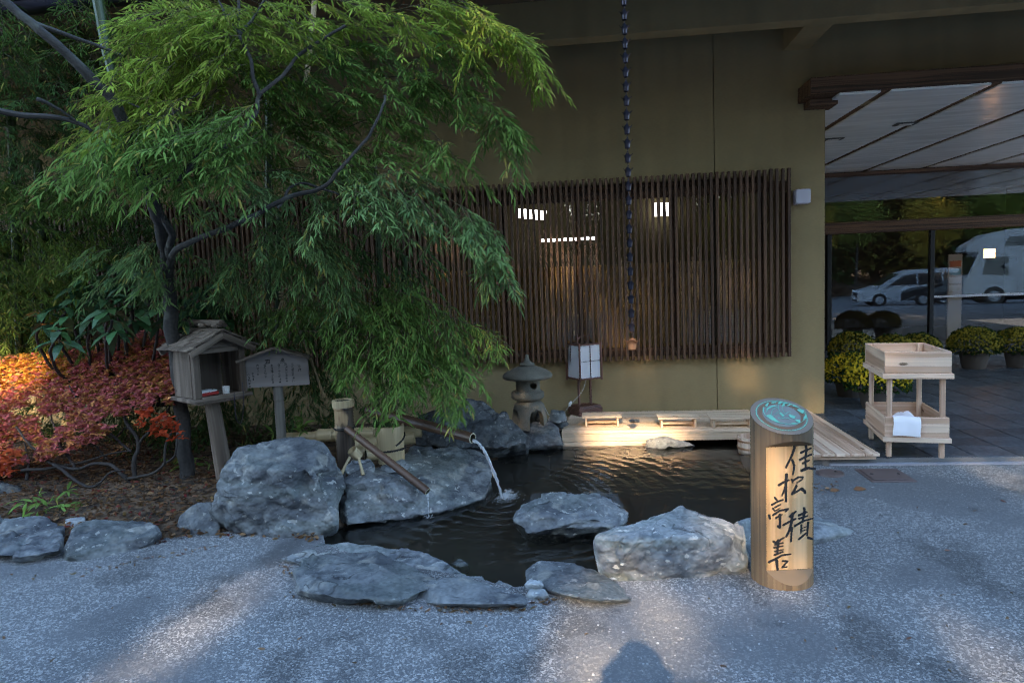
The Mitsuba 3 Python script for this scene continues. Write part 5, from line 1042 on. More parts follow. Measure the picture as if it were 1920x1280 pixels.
# ---------------------------------------------------------------- plants
def pxpoly(poly, n, g):
    P = Polygon(poly); x0, y0, x1, y1 = P.bounds; out = np.zeros((0, 2))
    while len(out) < n:
        q = np.stack([g.uniform(x0, x1, 3 * n), g.uniform(y0, y1, 3 * n)], 1); out = np.vstack([out, q[shapely.contains_xy(P, q[:, 0], q[:, 1])]])
    return out[:n]
CLEAR = [(445, 625, 612, 745, 5.5), (495, 740, 540, 830, 5.5), (925, 650, 1050, 800, 9.0), (300, 590, 475, 880, 5.35), (590, 715, 690, 900, 5.6), (770, 775, 900, 920, 9), (690, 785, 800, 930, 9), (985, 150, 1300, 640, 9), (1035, 0, 1300, 640, 9)]   # where nothing grows: before the boards, lantern and spouts
def fwd(y, v): return y - float(np.interp(v, [430, 560], [.62, .22])) if y < 5.85 else y      # the crown hangs out before the eaves
class Foliage:
    dens = .36
    def __init__(self, seed): self.g = np.random.default_rng(seed); self.P, self.D, self.L, self.col, self.tw = [], [], [], [], []
    def twig(self, p, d, length, leaf, col, per=11, sag=.5):
        g = self.g; n = 5
        e = p + d / np.linalg.norm(d) * length
        for x0, y0, x1, y1, ym in CLEAR:
            for w in (p, e, (p + e) / 2):
                u, v = pr(w)
                if x0 < u < x1 and y0 < v < y1 and w[1] < ym: return
        n = 5; t = np.linspace(0, 1, n)[:, None]
        d = d / np.linalg.norm(d); side = np.cross(d, g.normal(size=3)); side /= np.linalg.norm(side) + 1e-9
        pts = p + d * t * length + A([0, 0, -1.0]) * sag * length * t ** 2 + side * (g.normal(0, .08) * length * t ** 2)
        self.tw.append((pts, .0016))
        k = np.sort(g.uniform(.18, 1, per)); k[-3:] = 1.0
        base_ = np.stack([np.interp(k, t[:, 0], pts[:, i]) for i in range(3)], 1)
        dd = d + A([0, 0, -1.0]) * sag * 2 * k[:, None]
        dd /= np.linalg.norm(dd, axis=1, keepdims=True)
        L = leaf * g.uniform(.6, 1.15, per)
        dirs = dd * .55 + g.normal(0, .6, (per, 3)) * A([1, 1, .5]) + A([0, 0, -.05])
        self.P.append(base_); self.D.append(dirs); self.L.append(L); self.col.append(np.tile(col, (per, 1)) * math.exp(g.normal(0, .16)))
    def spray(self, p, d, leaf, col, size=.34):
        """A flat tilted fan: a stem, side twigs, leaves to both sides in its plane."""
        g = self.g; d = d / np.linalg.norm(d); up = A([0, 0, 1.0]) + g.normal(0, .16, 3) + A([d[0], d[1], 0]) * .25; sd = np.cross(d, up); sd /= np.linalg.norm(sd)
        Ls = size * g.uniform(.7, 1.3); n = 6; t = np.linspace(0, 1, n)[:, None]; stem = p + d * t * Ls + A([0, 0, -1.0]) * .3 * Ls * t ** 2
        if self.hidden(stem): return
        self.tw.append((stem, .0018)); cc = A(col) * math.exp(g.normal(0, .2))
        m = int(g.integers(6, 10))
        for k in range(m + 1):
            x = .12 + .88 * k / m; b = A([np.interp(x, t[:, 0], stem[:, i]) for i in range(3)]); sg = 1 if k % 2 else -1
            a = 0 if k == m else g.uniform(.45, 1.05) * sg; dd = d * math.cos(a) + sd * math.sin(a) + A([0, 0, -.22 * x]) + g.normal(0, .1, 3); dd /= np.linalg.norm(dd)
            l = Ls * g.uniform(.3, .55) * (1.1 - .5 * x); q = int(g.integers(5, 9)); s = np.linspace(.15, 1, q)
            base_ = b + dd * (s * l)[:, None] + A([0, 0, -1.0]) * (.18 * l * s ** 2)[:, None]
            ang = np.where(np.arange(q) % 2, 1, -1) * g.uniform(.35, .8, q); ang[-1] = g.normal(0, .15)
            s2 = np.cross(dd, up); s2 /= np.linalg.norm(s2)
            D = dd * np.cos(ang)[:, None] + s2 * np.sin(ang)[:, None] + g.normal(0, .2, (q, 3)) + A([0, 0, -.16])
            self.tw.append((np.stack([b, b + dd * l * .5, b + dd * l + A([0, 0, -.18 * l])]), .001))
            self.P.append(base_); self.D.append(D); self.L.append(leaf * g.uniform(.6, 1.2, q)); self.col.append(np.tile(cc, (q, 1)))
    def hidden(self, pts):
        for x0, y0, x1, y1, ym in CLEAR:
            for w in pts[::2]:
                u, v = pr(w)
                if x0 < u < x1 and y0 < v < y1 and w[1] < ym: return True
        return False
    def fill(self, poly, Y, n, flow, leaf, col, length=None, spread=.45, per=12, sag=.25, clump=.5, size=.27):
        g = self.g; q = pxpoly(poly, int(n * self.dens) + 2, g)
        for (u, v) in q:
            y = fwd(g.uniform(*Y), v); p = gy(u, v, y)
            d = cam_r * flow[0] - A([0, 0, 1.0]) * flow[1] * .55 + g.normal(0, spread, 3) * A([1, 1, .3]) - A([0, .35, 0]); d /= np.linalg.norm(d)
            self.spray(p - d * size * .55, d, leaf, col, size)
    def bough(self, pts, n, leaf, col, length=(.1, .26), drop=.4, per=12):
        g = self.g; P = spline([gy(p[0], p[1], fwd(p[2], p[1])) for p in pts], 40); self.tw.append((P, .004))
        T_ = np.gradient(P, axis=0); T_ /= np.linalg.norm(T_, axis=1, keepdims=True)
        for k in range(n // 4):
            i = int(g.integers(3, 40)); d = T_[i] * g.uniform(.4, 1.2) + g.normal(0, .5, 3) * A([1, 1, .4]) + A([0, 0, -drop * g.uniform(0, 1)])
            self.spray(P[i], d, leaf, col, .24)
    def put(self, parent, ratio=.165, droop=.3, alt=(.3, .26, .07), altp=.05):
        P, D, L, c = (np.concatenate(x) for x in (self.P, self.D, self.L, self.col))
        geo, b, color = leaves(P, D, L, ratio, self.g, A([1.0, 1, 1]), droop, .2, alt=None)
        color = np.repeat(c, 6, 0) * color
        m_ = self.g.random(len(P)) < altp; color[np.repeat(m_, 6)] = np.asarray(alt) * np.repeat(np.exp(self.g.normal(0, .2, (m_.sum(), 1))), 6, 0)
        put('foliage', geo, 'leaf', parent, color=np.clip(color, .004, .9), kind='stuff')
        V, F, n = [], [], 0
        for pts, r in self.tw:
            v, f, _ = tube(pts, np.linspace(r, r * .45, len(pts)), 3, cap=False); V.append(v); F.append(f + n); n += len(v)
        put('twigs', (np.vstack(V), np.vstack(F)), 'matte', parent, color=(.075, .06, .035), kind='stuff')
        return len(P)
def bark_c(p, n, uv):
    f = fbm(uv.x * 5, uv.y * 40, 1.0, 3); g = noise(p.x * 60, p.y * 60, p.z * 60); l = smoothstep(.6, .7, fbm(p.x * 7, p.y * 7, p.z * 7, 3))
    return mix(mix(C3(.016, .014, .013), C3(.06, .054, .05), f), C3(.085, .09, .075), l * .6) * (.75 + .5 * g)
scene['bark'] = principled(tex(bark_c), .85)
scene['dark_bark'] = principled((.04, .033, .03), .85)
def limb(pts, r0, r1, parent, name='branch', bsdf='bark', wob=.03, n=None, sides=10, tone=0):
    P = [gy(p[0], p[1], fwd(p[2], p[1]) - (.22 if p[1] < 470 and parent.startswith('garden') else 0) if p[1] < 700 and parent.startswith(('garden_tree', 'bamboo_clump')) else p[2]) for p in pts]; n = n or max(12, len(P) * 6); Q = spline(P, n)
    Q += (np.stack([meshkit.fbm(Q * 6, 3, k) for k in (3, 5, 8)], 1) - .5) * wob * (np.arange(n) > 0)[:, None] * A([1, 1, .5]) * 2
    R_0 = m_at(pts[0][2], pts[0][0], pts[0][1]); rr_ = np.linspace(r0, r1, n) * (.68 if bsdf == 'bark' else 1) * R_0 * (1 + .16 * (meshkit.noise(Q * 9, 7) - .5))
    return put(name, tube(Q, rr_, sides, tone), bsdf, parent, smooth=True)

# the garden tree whose grey limbs cross the bamboo
GT = thing('garden_tree', 'leaning grey barked tree with crooked bare limbs beside the roofed box', 'tree')
limb([(352, 915, 5.15), (346, 800, 5.2), (326, 640, 5.25), (318, 560, 5.25), (312, 480, 5.2), (293, 400, 5.1), (272, 330, 5.0), (252, 270, 4.9), (213, 195, 4.8), (150, 130, 4.7), (80, 62, 4.6), (-40, -40, 4.5)], 19, 7, GT, 'trunk', n=70, sides=16)
limb([(316, 490, 5.2), (336, 466, 5.1), (382, 444, 5.05), (432, 424, 5.0), (482, 402, 5.0), (540, 370, 5.0), (604, 350, 5.0), (640, 315, 5.0), (662, 288, 5.0), (702, 230, 5.0), (722, 180, 5.0)], 7, 2.5, GT)
limb([(318, 500, 5.2), (318, 440, 5.15), (300, 400, 5.1), (290, 360, 5.0)], 9, 7, GT)
limb([(268, 335, 4.95), (330, 337, 4.9), (352, 322, 4.9), (382, 285, 4.9), (432, 270, 4.9), (470, 215, 4.9), (486, 180, 4.9), (532, 140, 4.95), (570, 95, 5.0), (650, 52, 5.0)], 7, 3, GT)
limb([(486, 180, 4.9), (468, 120, 4.9), (450, 65, 4.95), (448, -20, 5.0)], 5, 3, GT)
limb([(450, 65, 4.95), (480, 30, 5.0), (505, -10, 5.0)], 4, 2, GT)
limb([(450, 65, 4.95), (430, 40, 4.9), (410, 0, 4.9)], 4, 2, GT)
limb([(520, 390, 5.0), (560, 345, 5.1), (640, 365, 5.1)], 4, 2, GT)
for pts, r in (([(-20, 203, 4.6), (70, 218, 4.7), (145, 230, 4.75), (182, 252, 4.8)], 7), ([(70, 186, 4.6), (120, 212, 4.7), (150, 232, 4.75)], 4), ([(45, 38, 4.6), (120, 66, 4.7), (232, 104, 4.8)], 6), ([(305, 232, 4.8), (258, 200, 4.75), (212, 184, 4.7)], 3), ([(305, 232, 4.8), (345, 200, 4.8), (382, 168, 4.8)], 3), ([(305, 232, 4.8), (270, 260, 4.85), (262, 300, 4.9)], 3)): limb(pts, r, r * .5, GT)
# bamboo, right: the big drooping clump
MID, YEL, DRK, BLU = (.17, .28, .07), (.28, .36, .06), (.08, .15, .05), (.17, .27, .1)  # BLU: the mid green with blue sky light put into its colour
BM = thing('bamboo_clump', 'large drooping bamboo clump arching over the rocks with lance shaped green leaves', 'bamboo')
for pts, r, t in (([(592, -20, 5.5), (578, 120, 5.5), (562, 262, 5.5)], 4.5, 0), ([(524, 400, 5.6), (521, 560, 5.6), (519, 660, 5.6), (515, 830, 5.6)], 5, 4), ([(506, 150, 5.7), (504, 260, 5.7), (505, 560, 5.7)], 7, 4), ([(700, 300, 5.6), (712, 520, 5.6), (705, 800, 5.6)], 6, 4), ([(760, 480, 5.7), (752, 640, 5.7), (720, 820, 5.7)], 5, 4), ([(180, -20, 4.9), (197, 80, 4.9), (216, 160, 4.9)], 8, 4)):
    limb(pts, r, r * .9, BM, 'culm', 'bamboo', wob=.004, tone=t)
fo = Foliage(5); fo.dens = .33; lf = .071
for pts, n, c in ([(560, 120, 5.2), (690, 40, 5.1), (800, 8, 5.0), (880, 18, 4.9), (950, 58, 4.9), (1002, 104, 4.85)], 130, YEL), ([(480, 190, 5.2), (640, 90, 5.1), (760, 70, 5.0), (850, 92, 5.0), (880, 128, 4.95)], 80, MID), ([(560, 250, 5.3), (700, 150, 5.2), (830, 160, 5.1), (905, 195, 5.0), (940, 225, 5.0), (948, 262, 5.0)], 110, MID), \
    ([(560, 290, 5.3), (700, 220, 5.2), (790, 235, 5.1), (850, 290, 5.1)], 60, MID), ([(330, 250, 5.0), (450, 130, 5.0), (600, 60, 5.0)], 60, YEL), ([(240, 150, 4.8), (330, 60, 4.8), (460, 20, 4.8)], 70, YEL), ([(380, 340, 5.0), (560, 315, 5.0), (740, 320, 5.0), (860, 385, 5.0), (905, 440, 4.95), (928, 490, 4.95)], 150, BLU), \
    ([(560, 560, 5.4), (720, 540, 5.3), (860, 600, 5.2), (930, 630, 5.15), (975, 668, 5.1)], 130, MID), ([(560, 620, 5.3), (700, 630, 5.2), (820, 690, 5.1), (868, 745, 5.1), (885, 790, 5.1)], 80, MID), ([(690, 560, 5.3), (760, 640, 5.1), (735, 770, 5.0)], 70, MID), ([(560, 420, 5.2), (620, 460, 5.1), (655, 545, 5.1)], 70, BLU): fo.bough(pts, n, lf, c)
Fl = fo.fill
Fl([(240, -20), (900, -20), (1000, 80), (860, 110), (700, 60), (560, 90), (420, 120), (330, 110), (250, 130)], (4.7, 5.4), 330, (.7, .35), lf, YEL)
Fl([(230, 20), (420, 10), (430, 180), (300, 240), (200, 250), (160, 235), (225, 120)], (4.4, 5.3), 380, (-.5, .4), lf, YEL)
Fl([(135, 250), (300, 205), (430, 200), (520, 230), (430, 330), (300, 335), (180, 330), (125, 325)], (4.3, 5.2), 380, (-.4, .6), lf * 1.1, MID)
Fl([(430, 110), (640, 70), (760, 100), (860, 160), (930, 210), (900, 240), (760, 190), (650, 210), (520, 225)], (4.9, 5.5), 230, (.7, .5), lf, MID)
Fl([(420, 225), (640, 195), (760, 230), (850, 280), (840, 305), (780, 300), (700, 330), (560, 330), (450, 300)], (4.9, 5.6), 200, (.6, .5), lf, MID)
Fl([(280, 345), (480, 325), (680, 300), (800, 340), (875, 390), (918, 470), (880, 470), (830, 420), (740, 405), (640, 430), (500, 400), (350, 400)], (4.7, 5.4), 210, (.5, .6), lf, BLU)
Fl([(480, 400), (600, 400), (655, 520), (640, 555), (560, 540), (490, 500)], (4.9, 5.5), 130, (.3, .8), lf, BLU)
Fl([(640, 440), (760, 425), (830, 470), (810, 525), (690, 520), (640, 490)], (5.3, 5.9), 40, (.5, .6), lf, DRK)
Fl([(500, 555), (640, 540), (760, 515), (850, 580), (900, 625), (955, 660), (915, 685), (865, 690), (868, 740), (845, 770), (790, 710), (740, 780), (680, 790), (600, 760), (560, 700), (505, 640)], (4.95, 5.8), 560, (.45, .75), lf, MID, clump=.3)
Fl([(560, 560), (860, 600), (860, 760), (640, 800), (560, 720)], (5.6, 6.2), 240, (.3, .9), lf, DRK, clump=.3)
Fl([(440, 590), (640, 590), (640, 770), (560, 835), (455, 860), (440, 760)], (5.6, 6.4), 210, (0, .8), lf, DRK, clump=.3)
Fl([(330, 480), (500, 440), (520, 600), (420, 620), (340, 560)], (5.3, 6.0), 110, (.2, .8), lf, BLU)
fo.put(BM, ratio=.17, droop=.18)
for poly in (): pass
# bamboo, left: in front of and behind the trunk
BL2 = thing('bamboo_clump', 'darker bamboo growth along the left edge behind the red shrub', 'bamboo')
for pts, r, t in (([(70, 300, 6.2), (80, 480, 6.2), (90, 760, 6.2)], 7, 4), ([(185, 360, 6.3), (250, 460, 6.3), (280, 620, 6.2)], 7, 4), ([(20, 200, 6.2), (30, 480, 6.2), (40, 760, 6.2)], 7, 4)): limb(pts, r, r * .9, BL2, 'culm', 'bamboo', wob=.004, tone=t)
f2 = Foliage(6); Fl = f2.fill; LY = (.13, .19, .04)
Fl([(150, 470), (330, 450), (450, 480), (470, 540), (330, 520), (180, 530)], (5.0, 5.6), 90, (-.3, .7), lf, BLU)
Fl([(-60, 430), (180, 430), (210, 480), (120, 560), (40, 590), (-60, 590)], (5.6, 6.6), 460, (.4, .5), lf, LY)
Fl([(-60, 570), (120, 590), (180, 660), (-60, 670)], (5.8, 6.5), 150, (.2, .4), lf, LY)
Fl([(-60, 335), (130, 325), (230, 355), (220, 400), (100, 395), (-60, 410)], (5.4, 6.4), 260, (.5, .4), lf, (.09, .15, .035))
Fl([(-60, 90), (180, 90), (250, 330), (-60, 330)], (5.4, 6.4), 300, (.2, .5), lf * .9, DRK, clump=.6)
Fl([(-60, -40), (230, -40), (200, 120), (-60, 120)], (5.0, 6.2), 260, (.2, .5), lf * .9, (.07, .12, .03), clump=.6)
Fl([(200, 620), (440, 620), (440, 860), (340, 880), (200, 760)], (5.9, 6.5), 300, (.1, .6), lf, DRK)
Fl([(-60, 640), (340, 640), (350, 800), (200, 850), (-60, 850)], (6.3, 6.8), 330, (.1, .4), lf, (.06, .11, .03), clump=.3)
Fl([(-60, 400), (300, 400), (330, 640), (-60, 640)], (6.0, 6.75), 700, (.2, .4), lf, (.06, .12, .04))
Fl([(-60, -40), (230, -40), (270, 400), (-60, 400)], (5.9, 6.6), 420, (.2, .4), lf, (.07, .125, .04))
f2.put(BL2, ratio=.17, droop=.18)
# ground hugging dwarf bamboo
for k, (u, v, n, lb) in enumerate([(112, 960, 9, 'tuft of dwarf bamboo at the foot of the red shrub on the left'), (338, 890, 7, 'tuft of dwarf bamboo at the foot of the leaning tree'), (470, 850, 12, 'tuft of dwarf bamboo between roofed box and notice board'), (560, 830, 9, 'tuft of dwarf bamboo behind the pale bamboo lengths'), (745, 806, 3, 'sprig of bamboo hanging over the split bamboo cup')]):
    f3 = Foliage(20 + k); c = gz(u, v, .02) if k < 3 else gy(u, v, (5.5, YC2 - .12)[k - 3])
    if k == 2: c = gy(u, v, 5.15)
    for i in range(n): f3.twig(c + f3.g.normal(0, .05, 3) * A([1, 1, .1]) + A([0, 0, .03 if k < 4 else .08]), A([f3.g.normal(0, .6), f3.g.normal(-.2, .6), .9 if k < 4 else .1]), f3.g.uniform(.16, .34) if k < 4 else .14, .15 if k > 1 else .12, A(MID) * (1.1 if k < 4 else 1.4), 8, .35)
    t = thing('dwarf_bamboo', lb, 'plant'); f3.put(t, ratio=.2, droop=.35)
# aucuba: every big leaf a piece
AU = thing('aucuba_shrub', 'shrub with large glossy dark green leaves behind the red shrub', 'shrub')
g_ = np.random.default_rng(31)
for (u, v, n) in [(85, 588, 7), (125, 575, 7), (170, 600, 6), (200, 560, 7), (240, 535, 7), (175, 520, 6), (250, 580, 6), (140, 540, 6), (210, 600, 6), (355, 560, 6), (385, 545, 6), (372, 590, 6), (300, 585, 6), (215, 500, 6), (270, 510, 6), (340, 600, 5), (420, 575, 5), (110, 620, 5)]:
    c = gy(u, v, g_.uniform(5.05, 5.4)); limb([(u, v, c[1]), (u + g_.uniform(-15, 15), v + 60, c[1] + .2), (230 + (u - 230) * .5, 760, 6.0)], 2.4, 3, AU, 'stem', 'dark_bark')
    a0 = g_.uniform(0, 6)
    for i in range(n * 2):
        a = a0 + i * 6.283 / n + (.5 if i >= n else 0) + g_.normal(0, .25); d = A([[math.cos(a), math.sin(a) * .9 - .35, g_.uniform(-.5, .35) - (.2 if i >= n else 0)]])
        geo, b, col = leaves(c[None] + d * .01 + A([0, .02, -.09]) * (i >= n), d, [g_.uniform(.14, .22)], .42, g_, A([.06, .13, .06]), .35, .25)
        put('leaf', geo, 'gloss_leaf', AU, color=col)
# red shrub
RS = thing('red_shrub', 'wide clipped shrub in red and orange autumn leaf with gnarled grey stems', 'shrub')
for pts, r in (([(262, 918, 4.95), (236, 892, 4.9), (214, 874, 4.9), (180, 868, 4.9), (140, 880, 4.85), (96, 868, 4.9), (60, 840, 4.95), (30, 800, 5)], 9), ([(255, 905, 4.95), (254, 862, 4.95), (262, 832, 5.0), (236, 792, 5.0), (222, 756, 5.1), (220, 720, 5.2)], 10), ([(262, 834, 5), (282, 802, 5), (302, 780, 5.05), (322, 740, 5.1)], 6), ([(240, 898, 4.9), (282, 888, 4.9), (306, 868, 4.85), (312, 830, 4.85), (328, 800, 4.85)], 7), ([(100, 870, 4.85), (150, 906, 4.8), (176, 912, 4.8), (206, 888, 4.85), (240, 880, 4.9)], 7), ([(40, 882, 4.9), (130, 872, 4.95), (200, 852, 5), (246, 846, 5)], 7), ([(246, 846, 5), (190, 800, 5.1), (150, 760, 5.2), (130, 720, 5.3)], 6), ([(140, 880, 4.9), (110, 820, 5.1), (90, 760, 5.3)], 6), ([(262, 832, 5), (240, 800, 5.1), (210, 820, 5.2), (170, 790, 5.3)], 5), ([(50, 900, 4.9), (52, 860, 5), (40, 800, 5.2)], 6), ([(305, 870, 4.9), (330, 850, 4.95), (338, 810, 5.0)], 5), ([(200, 860, 5), (170, 830, 5.1), (150, 800, 5.2)], 4)):
    limb([(u_, v_, y_ + .12) for u_, v_, y_ in pts], r * .42, r * .18, RS, 'stem', 'dark_bark', wob=.03)
f4 = Foliage(9); g = f4.g
poly = [(-80, 672), (0, 668), (60, 662), (150, 652), (220, 642), (270, 622), (300, 618), (332, 630), (335, 690), (330, 735), (310, 790), (250, 760), (215, 800), (170, 830), (120, 850), (60, 870), (30, 890), (-80, 910)]
q = pxpoly(poly, 8800, g); top = np.interp(q[:, 0], [-80, 0, 150, 280, 335], [672, 668, 652, 620, 632]); bot = np.interp(q[:, 0], [-80, 30, 120, 215, 335], [905, 880, 835, 775, 740])
fr = np.clip((q[:, 1] - top) / (bot - top), 0, 1); Yd = 5.95 - 1.0 * fr ** .7 + np.abs(g.normal(0, .16, len(q)))
keep = (meshkit.noise(np.stack([q[:, 0] / 30, q[:, 1] / 22, fr * 0], -1), 4) > .3 * fr)
P, D, L, C = [], [], [], []
def rosette(c, n, Lm, col, tiltc=.5):
    a0 = g.uniform(0, 6)
    for i in range(n):
        a = a0 + i * 6.283 / n + g.normal(0, .25); P.append(c); D.append(A([math.cos(a), math.sin(a) * .8 - .35, g.uniform(-.3, .9)])); L.append(Lm * g.uniform(.7, 1.2)); C.append(col * math.exp(g.normal(0, .2)))
RED, ORG, OLV, YLO = A([.64, .19, .19]), A([.72, .33, .13]), A([.3, .17, .04]), A([.7, .38, .07])
for (u, v), y, f_, k in zip(q, Yd, fr, keep):
    if not k: continue
    w_ = g.random(); col = ORG if w_ < .3 + .35 * (u < 60) * (f_ < .3) else OLV if w_ < .42 else RED
    if u < 130 and f_ < .28 and g.random() < .6: col = YLO  # golden sunlight on the upper left of the shrub put into leaf colour
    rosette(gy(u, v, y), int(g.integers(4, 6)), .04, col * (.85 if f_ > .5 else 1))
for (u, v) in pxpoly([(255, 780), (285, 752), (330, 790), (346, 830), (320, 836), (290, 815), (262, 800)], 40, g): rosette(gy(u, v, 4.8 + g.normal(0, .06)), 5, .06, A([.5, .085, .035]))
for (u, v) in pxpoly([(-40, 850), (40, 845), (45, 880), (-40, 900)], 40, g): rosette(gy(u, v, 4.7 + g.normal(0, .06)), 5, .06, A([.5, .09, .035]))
geo, b, col = leaves(A(P), A(D), A(L), .5, g, A([1.0, 1, 1]), .2, .12)
put('foliage', geo, 'leaf', RS, color=np.clip(col * np.repeat(A(C), 6, 0), .004, .9), kind='stuff')
# fallen leaves on the bed and along the kerb stones
q = np.vstack([pxpoly([(-60, 900), (60, 870), (350, 850), (620, 960), (600, 1000), (380, 990), (300, 1005), (120, 1010), (-60, 1010)], 3600, g), pxpoly([(40, 780), (320, 780), (340, 860), (40, 880)], 900, g)])
P = A([gz(u, v, .05) for u, v in q]); P[:, 2] = [bed_z(x, y) + .004 + g.uniform(0, .02) for x, y in P[:, :2]]
D = g.normal(size=(len(P), 3)) * A([1, 1, .25]); wts = g.random(len(P))
geo, b, col = leaves(P, D, g.uniform(.022, .055, len(P)), .5, g, A([1.0, 1, 1]), .1, .25)
base_c = np.where((wts < .5)[:, None], A([.22, .12, .06]), np.where((wts < .8)[:, None], A([.13, .07, .04]), np.where((wts < .9)[:, None], A([.36, .22, .12]), A([.24, .06, .05]))))
single('fallen_leaves', geo, 'leaf', 'brown fallen leaves lying over the mulch bed', 'leaves', kind='stuff', color=np.clip(col * np.repeat(base_c, 6, 0), .004, .9))
q = np.vstack([g.normal(0, 1, (40, 2)) * A([14, 6]) + A([1555, 916])] + [np.stack([np.linspace(a, b_, n) + g.normal(0, 6, n), np.interp(np.linspace(a, b_, n), [a, b_], [c_0, c_1]) + g.normal(2, 3, n)], 1) for a, b_, c_0, c_1, n in ((130, 400, 1075, 1025, 60), (540, 760, 1108, 1142, 60), (760, 1000, 1142, 1143, 70), (1000, 1040, 1132, 1128, 30), (530, 550, 1062, 1080, 24), (980, 1000, 1096, 1100, 10))] + [np.stack([g.uniform(0, 1900, 120), g.uniform(900, 1280, 120)], 1)])
P = A([gz(u, v, .0) for u, v in q]); ok = (P[:, 1] < 5.3) & ~shapely.contains_xy(POND.buffer(.05), P[:, 0], P[:, 1]); P = P[ok]; P[:, 2] = .003 + g.uniform(0, .008, len(P))
D = g.normal(size=(len(P), 3)) * A([1, 1, .1])
geo, b, col = leaves(P, D, g.uniform(.012, .04, len(P)), .35, g, A([.2, .12, .07]), .05, .4)
single('leaf_litter', geo, 'leaf', 'scattered dry leaf scraps on the gravel along the kerb stones', 'leaves', kind='stuff', color=col)
for (u, v, ln_, a) in ((1556, 838 + 82, .05, .3), (1600, 917, .06, .1), (805, 1122, .05, .4), (600, 1124, .06, 2)):
    c = gz(u, v, .008); geo, b, col = leaves(c[None], A([[math.cos(a), math.sin(a), .1]]), [ln_ * 1.6], .45, g, A([.3, .17, .09]), .1, .05)
    single('dry_leaf', geo, 'leaf', {1556: 'curled brown leaf beside the round iron cover', 1600: 'brown leaf lying before the rectangular iron cover', 805: 'brown leaf at the foot of the broad front slab', 600: 'pale dry leaf before the left end of the broad front slab'}[u], 'leaf', color=col)
# bamboo prop with its rope
PR_ = thing('bamboo_prop', 'thin tan bamboo prop tied with straw rope below the drooping bamboo', 'prop')
limb([(533, 555, 5.35), (570, 640, 5.4), (608, 745, 5.5)], 2.6, 2.6, PR_, 'pole', 'bamboo', wob=.002)
tie = gy(531, 556, 5.33)
put('rope', tube([tie + A([.03 * math.cos(t), .03 * math.sin(t), .012 * t / 3 - .03]) for t in np.linspace(0, 18, 50)], .006, 6), 'matte', PR_, smooth=True, color=(.4, .3, .17))
for s in (-1, 0, 1): put('rope_end', tube(spline([tie, tie + A([.02 * s, -.02, -.06]), tie + A([.035 * s - .01, -.02, -.14])], 8), np.linspace(.006, .01, 8), 6), 'matte', PR_, smooth=True, color=(.38, .28, .16))

# loose grit on the gravel: banked along the stones and thinly everywhere
q = np.vstack([np.stack([g.uniform(-100, 2000, 5200), 1290 - 400 * g.random(5200) ** 1.0], 1)])
P = A([gz(u, v) for u, v in q]); P = P[(P[:, 1] < YK - .06) & ~shapely.contains_xy(POND.buffer(.02).union(BED), P[:, 0], P[:, 1])]
e = shapely.distance(POND.exterior, shapely.points(P[:, 0], P[:, 1])); Q = P[np.argsort(e)[:1500]]
P = np.vstack([P, Q + g.normal(0, .03, Q.shape) * A([1, 1, 0])]); P = P[~shapely.contains_xy(POND.buffer(.02), P[:, 0], P[:, 1])]
ic = trimesh.creation.icosphere(0); n = len(P); s_ = np.exp(g.normal(-5.85, .35, n)); R3 = g.normal(0, .28, (n, len(ic.vertices), 3))
V = (ic.vertices[None] * (1 + R3) * A([1.2, 1, .65]) * s_[:, None, None] + (P + A([0, 0, .001]))[:, None]).reshape(-1, 3); F = (ic.faces[None] + (np.arange(n) * len(ic.vertices))[:, None, None]).reshape(-1, 3)
cg = np.where(g.random((n, 1)) < .25, A([.28, .28, .28]), A([.2, .205, .215])) * np.exp(g.normal(0, .3, (n, 1)))
single('loose_grit', (V, F), 'matte', 'small loose stones scattered over the gravel', 'grit', kind='stuff', color=np.clip(np.repeat(cg, len(ic.vertices), 0), 0, .8))

# ---------------------------------------------------------------- behind the camera: what the entrance glass mirrors and what throws the shade
def mirrored(u, v, D):                        # the real point seen in the glass at a pixel, D metres along the level from the camera
    d = ray(u, v); t = D / math.hypot(d[0], d[1]); P = CAM + d * t; return A([P[0], 2 * YG - P[1], P[2]])
def wheel(parent, c, r, axis, w=.2):
    R = rotx(math.pi / 2)
    def lt(prof, nm, bs, col, par, **k):
        V, F, U = lathe(prof, 28); V = V @ R.T; V = V @ rotz(axis).T + c; return put(nm, (V, F), bs, par, color=col, smooth=False)
    tk = lt([(r * .6, -w / 2), (r * .93, -w / 2), (r, -w / 2 + .03), (r, w / 2 - .03), (r * .93, w / 2), (r * .6, w / 2)], 'wheel', 'satin', (.012, .012, .013), parent)
    lt([(0, -w / 2 + .02), (r * .2, -w / 2 + .0), (r * .58, -w / 2 + .03), (r * .62, -w / 2 + .0), (r * .62, w / 2), (r * .58, w / 2 - .03), (r * .2, w / 2), (0, w / 2 - .02)], 'rim', 'satin', (.4, .4, .42), tk)
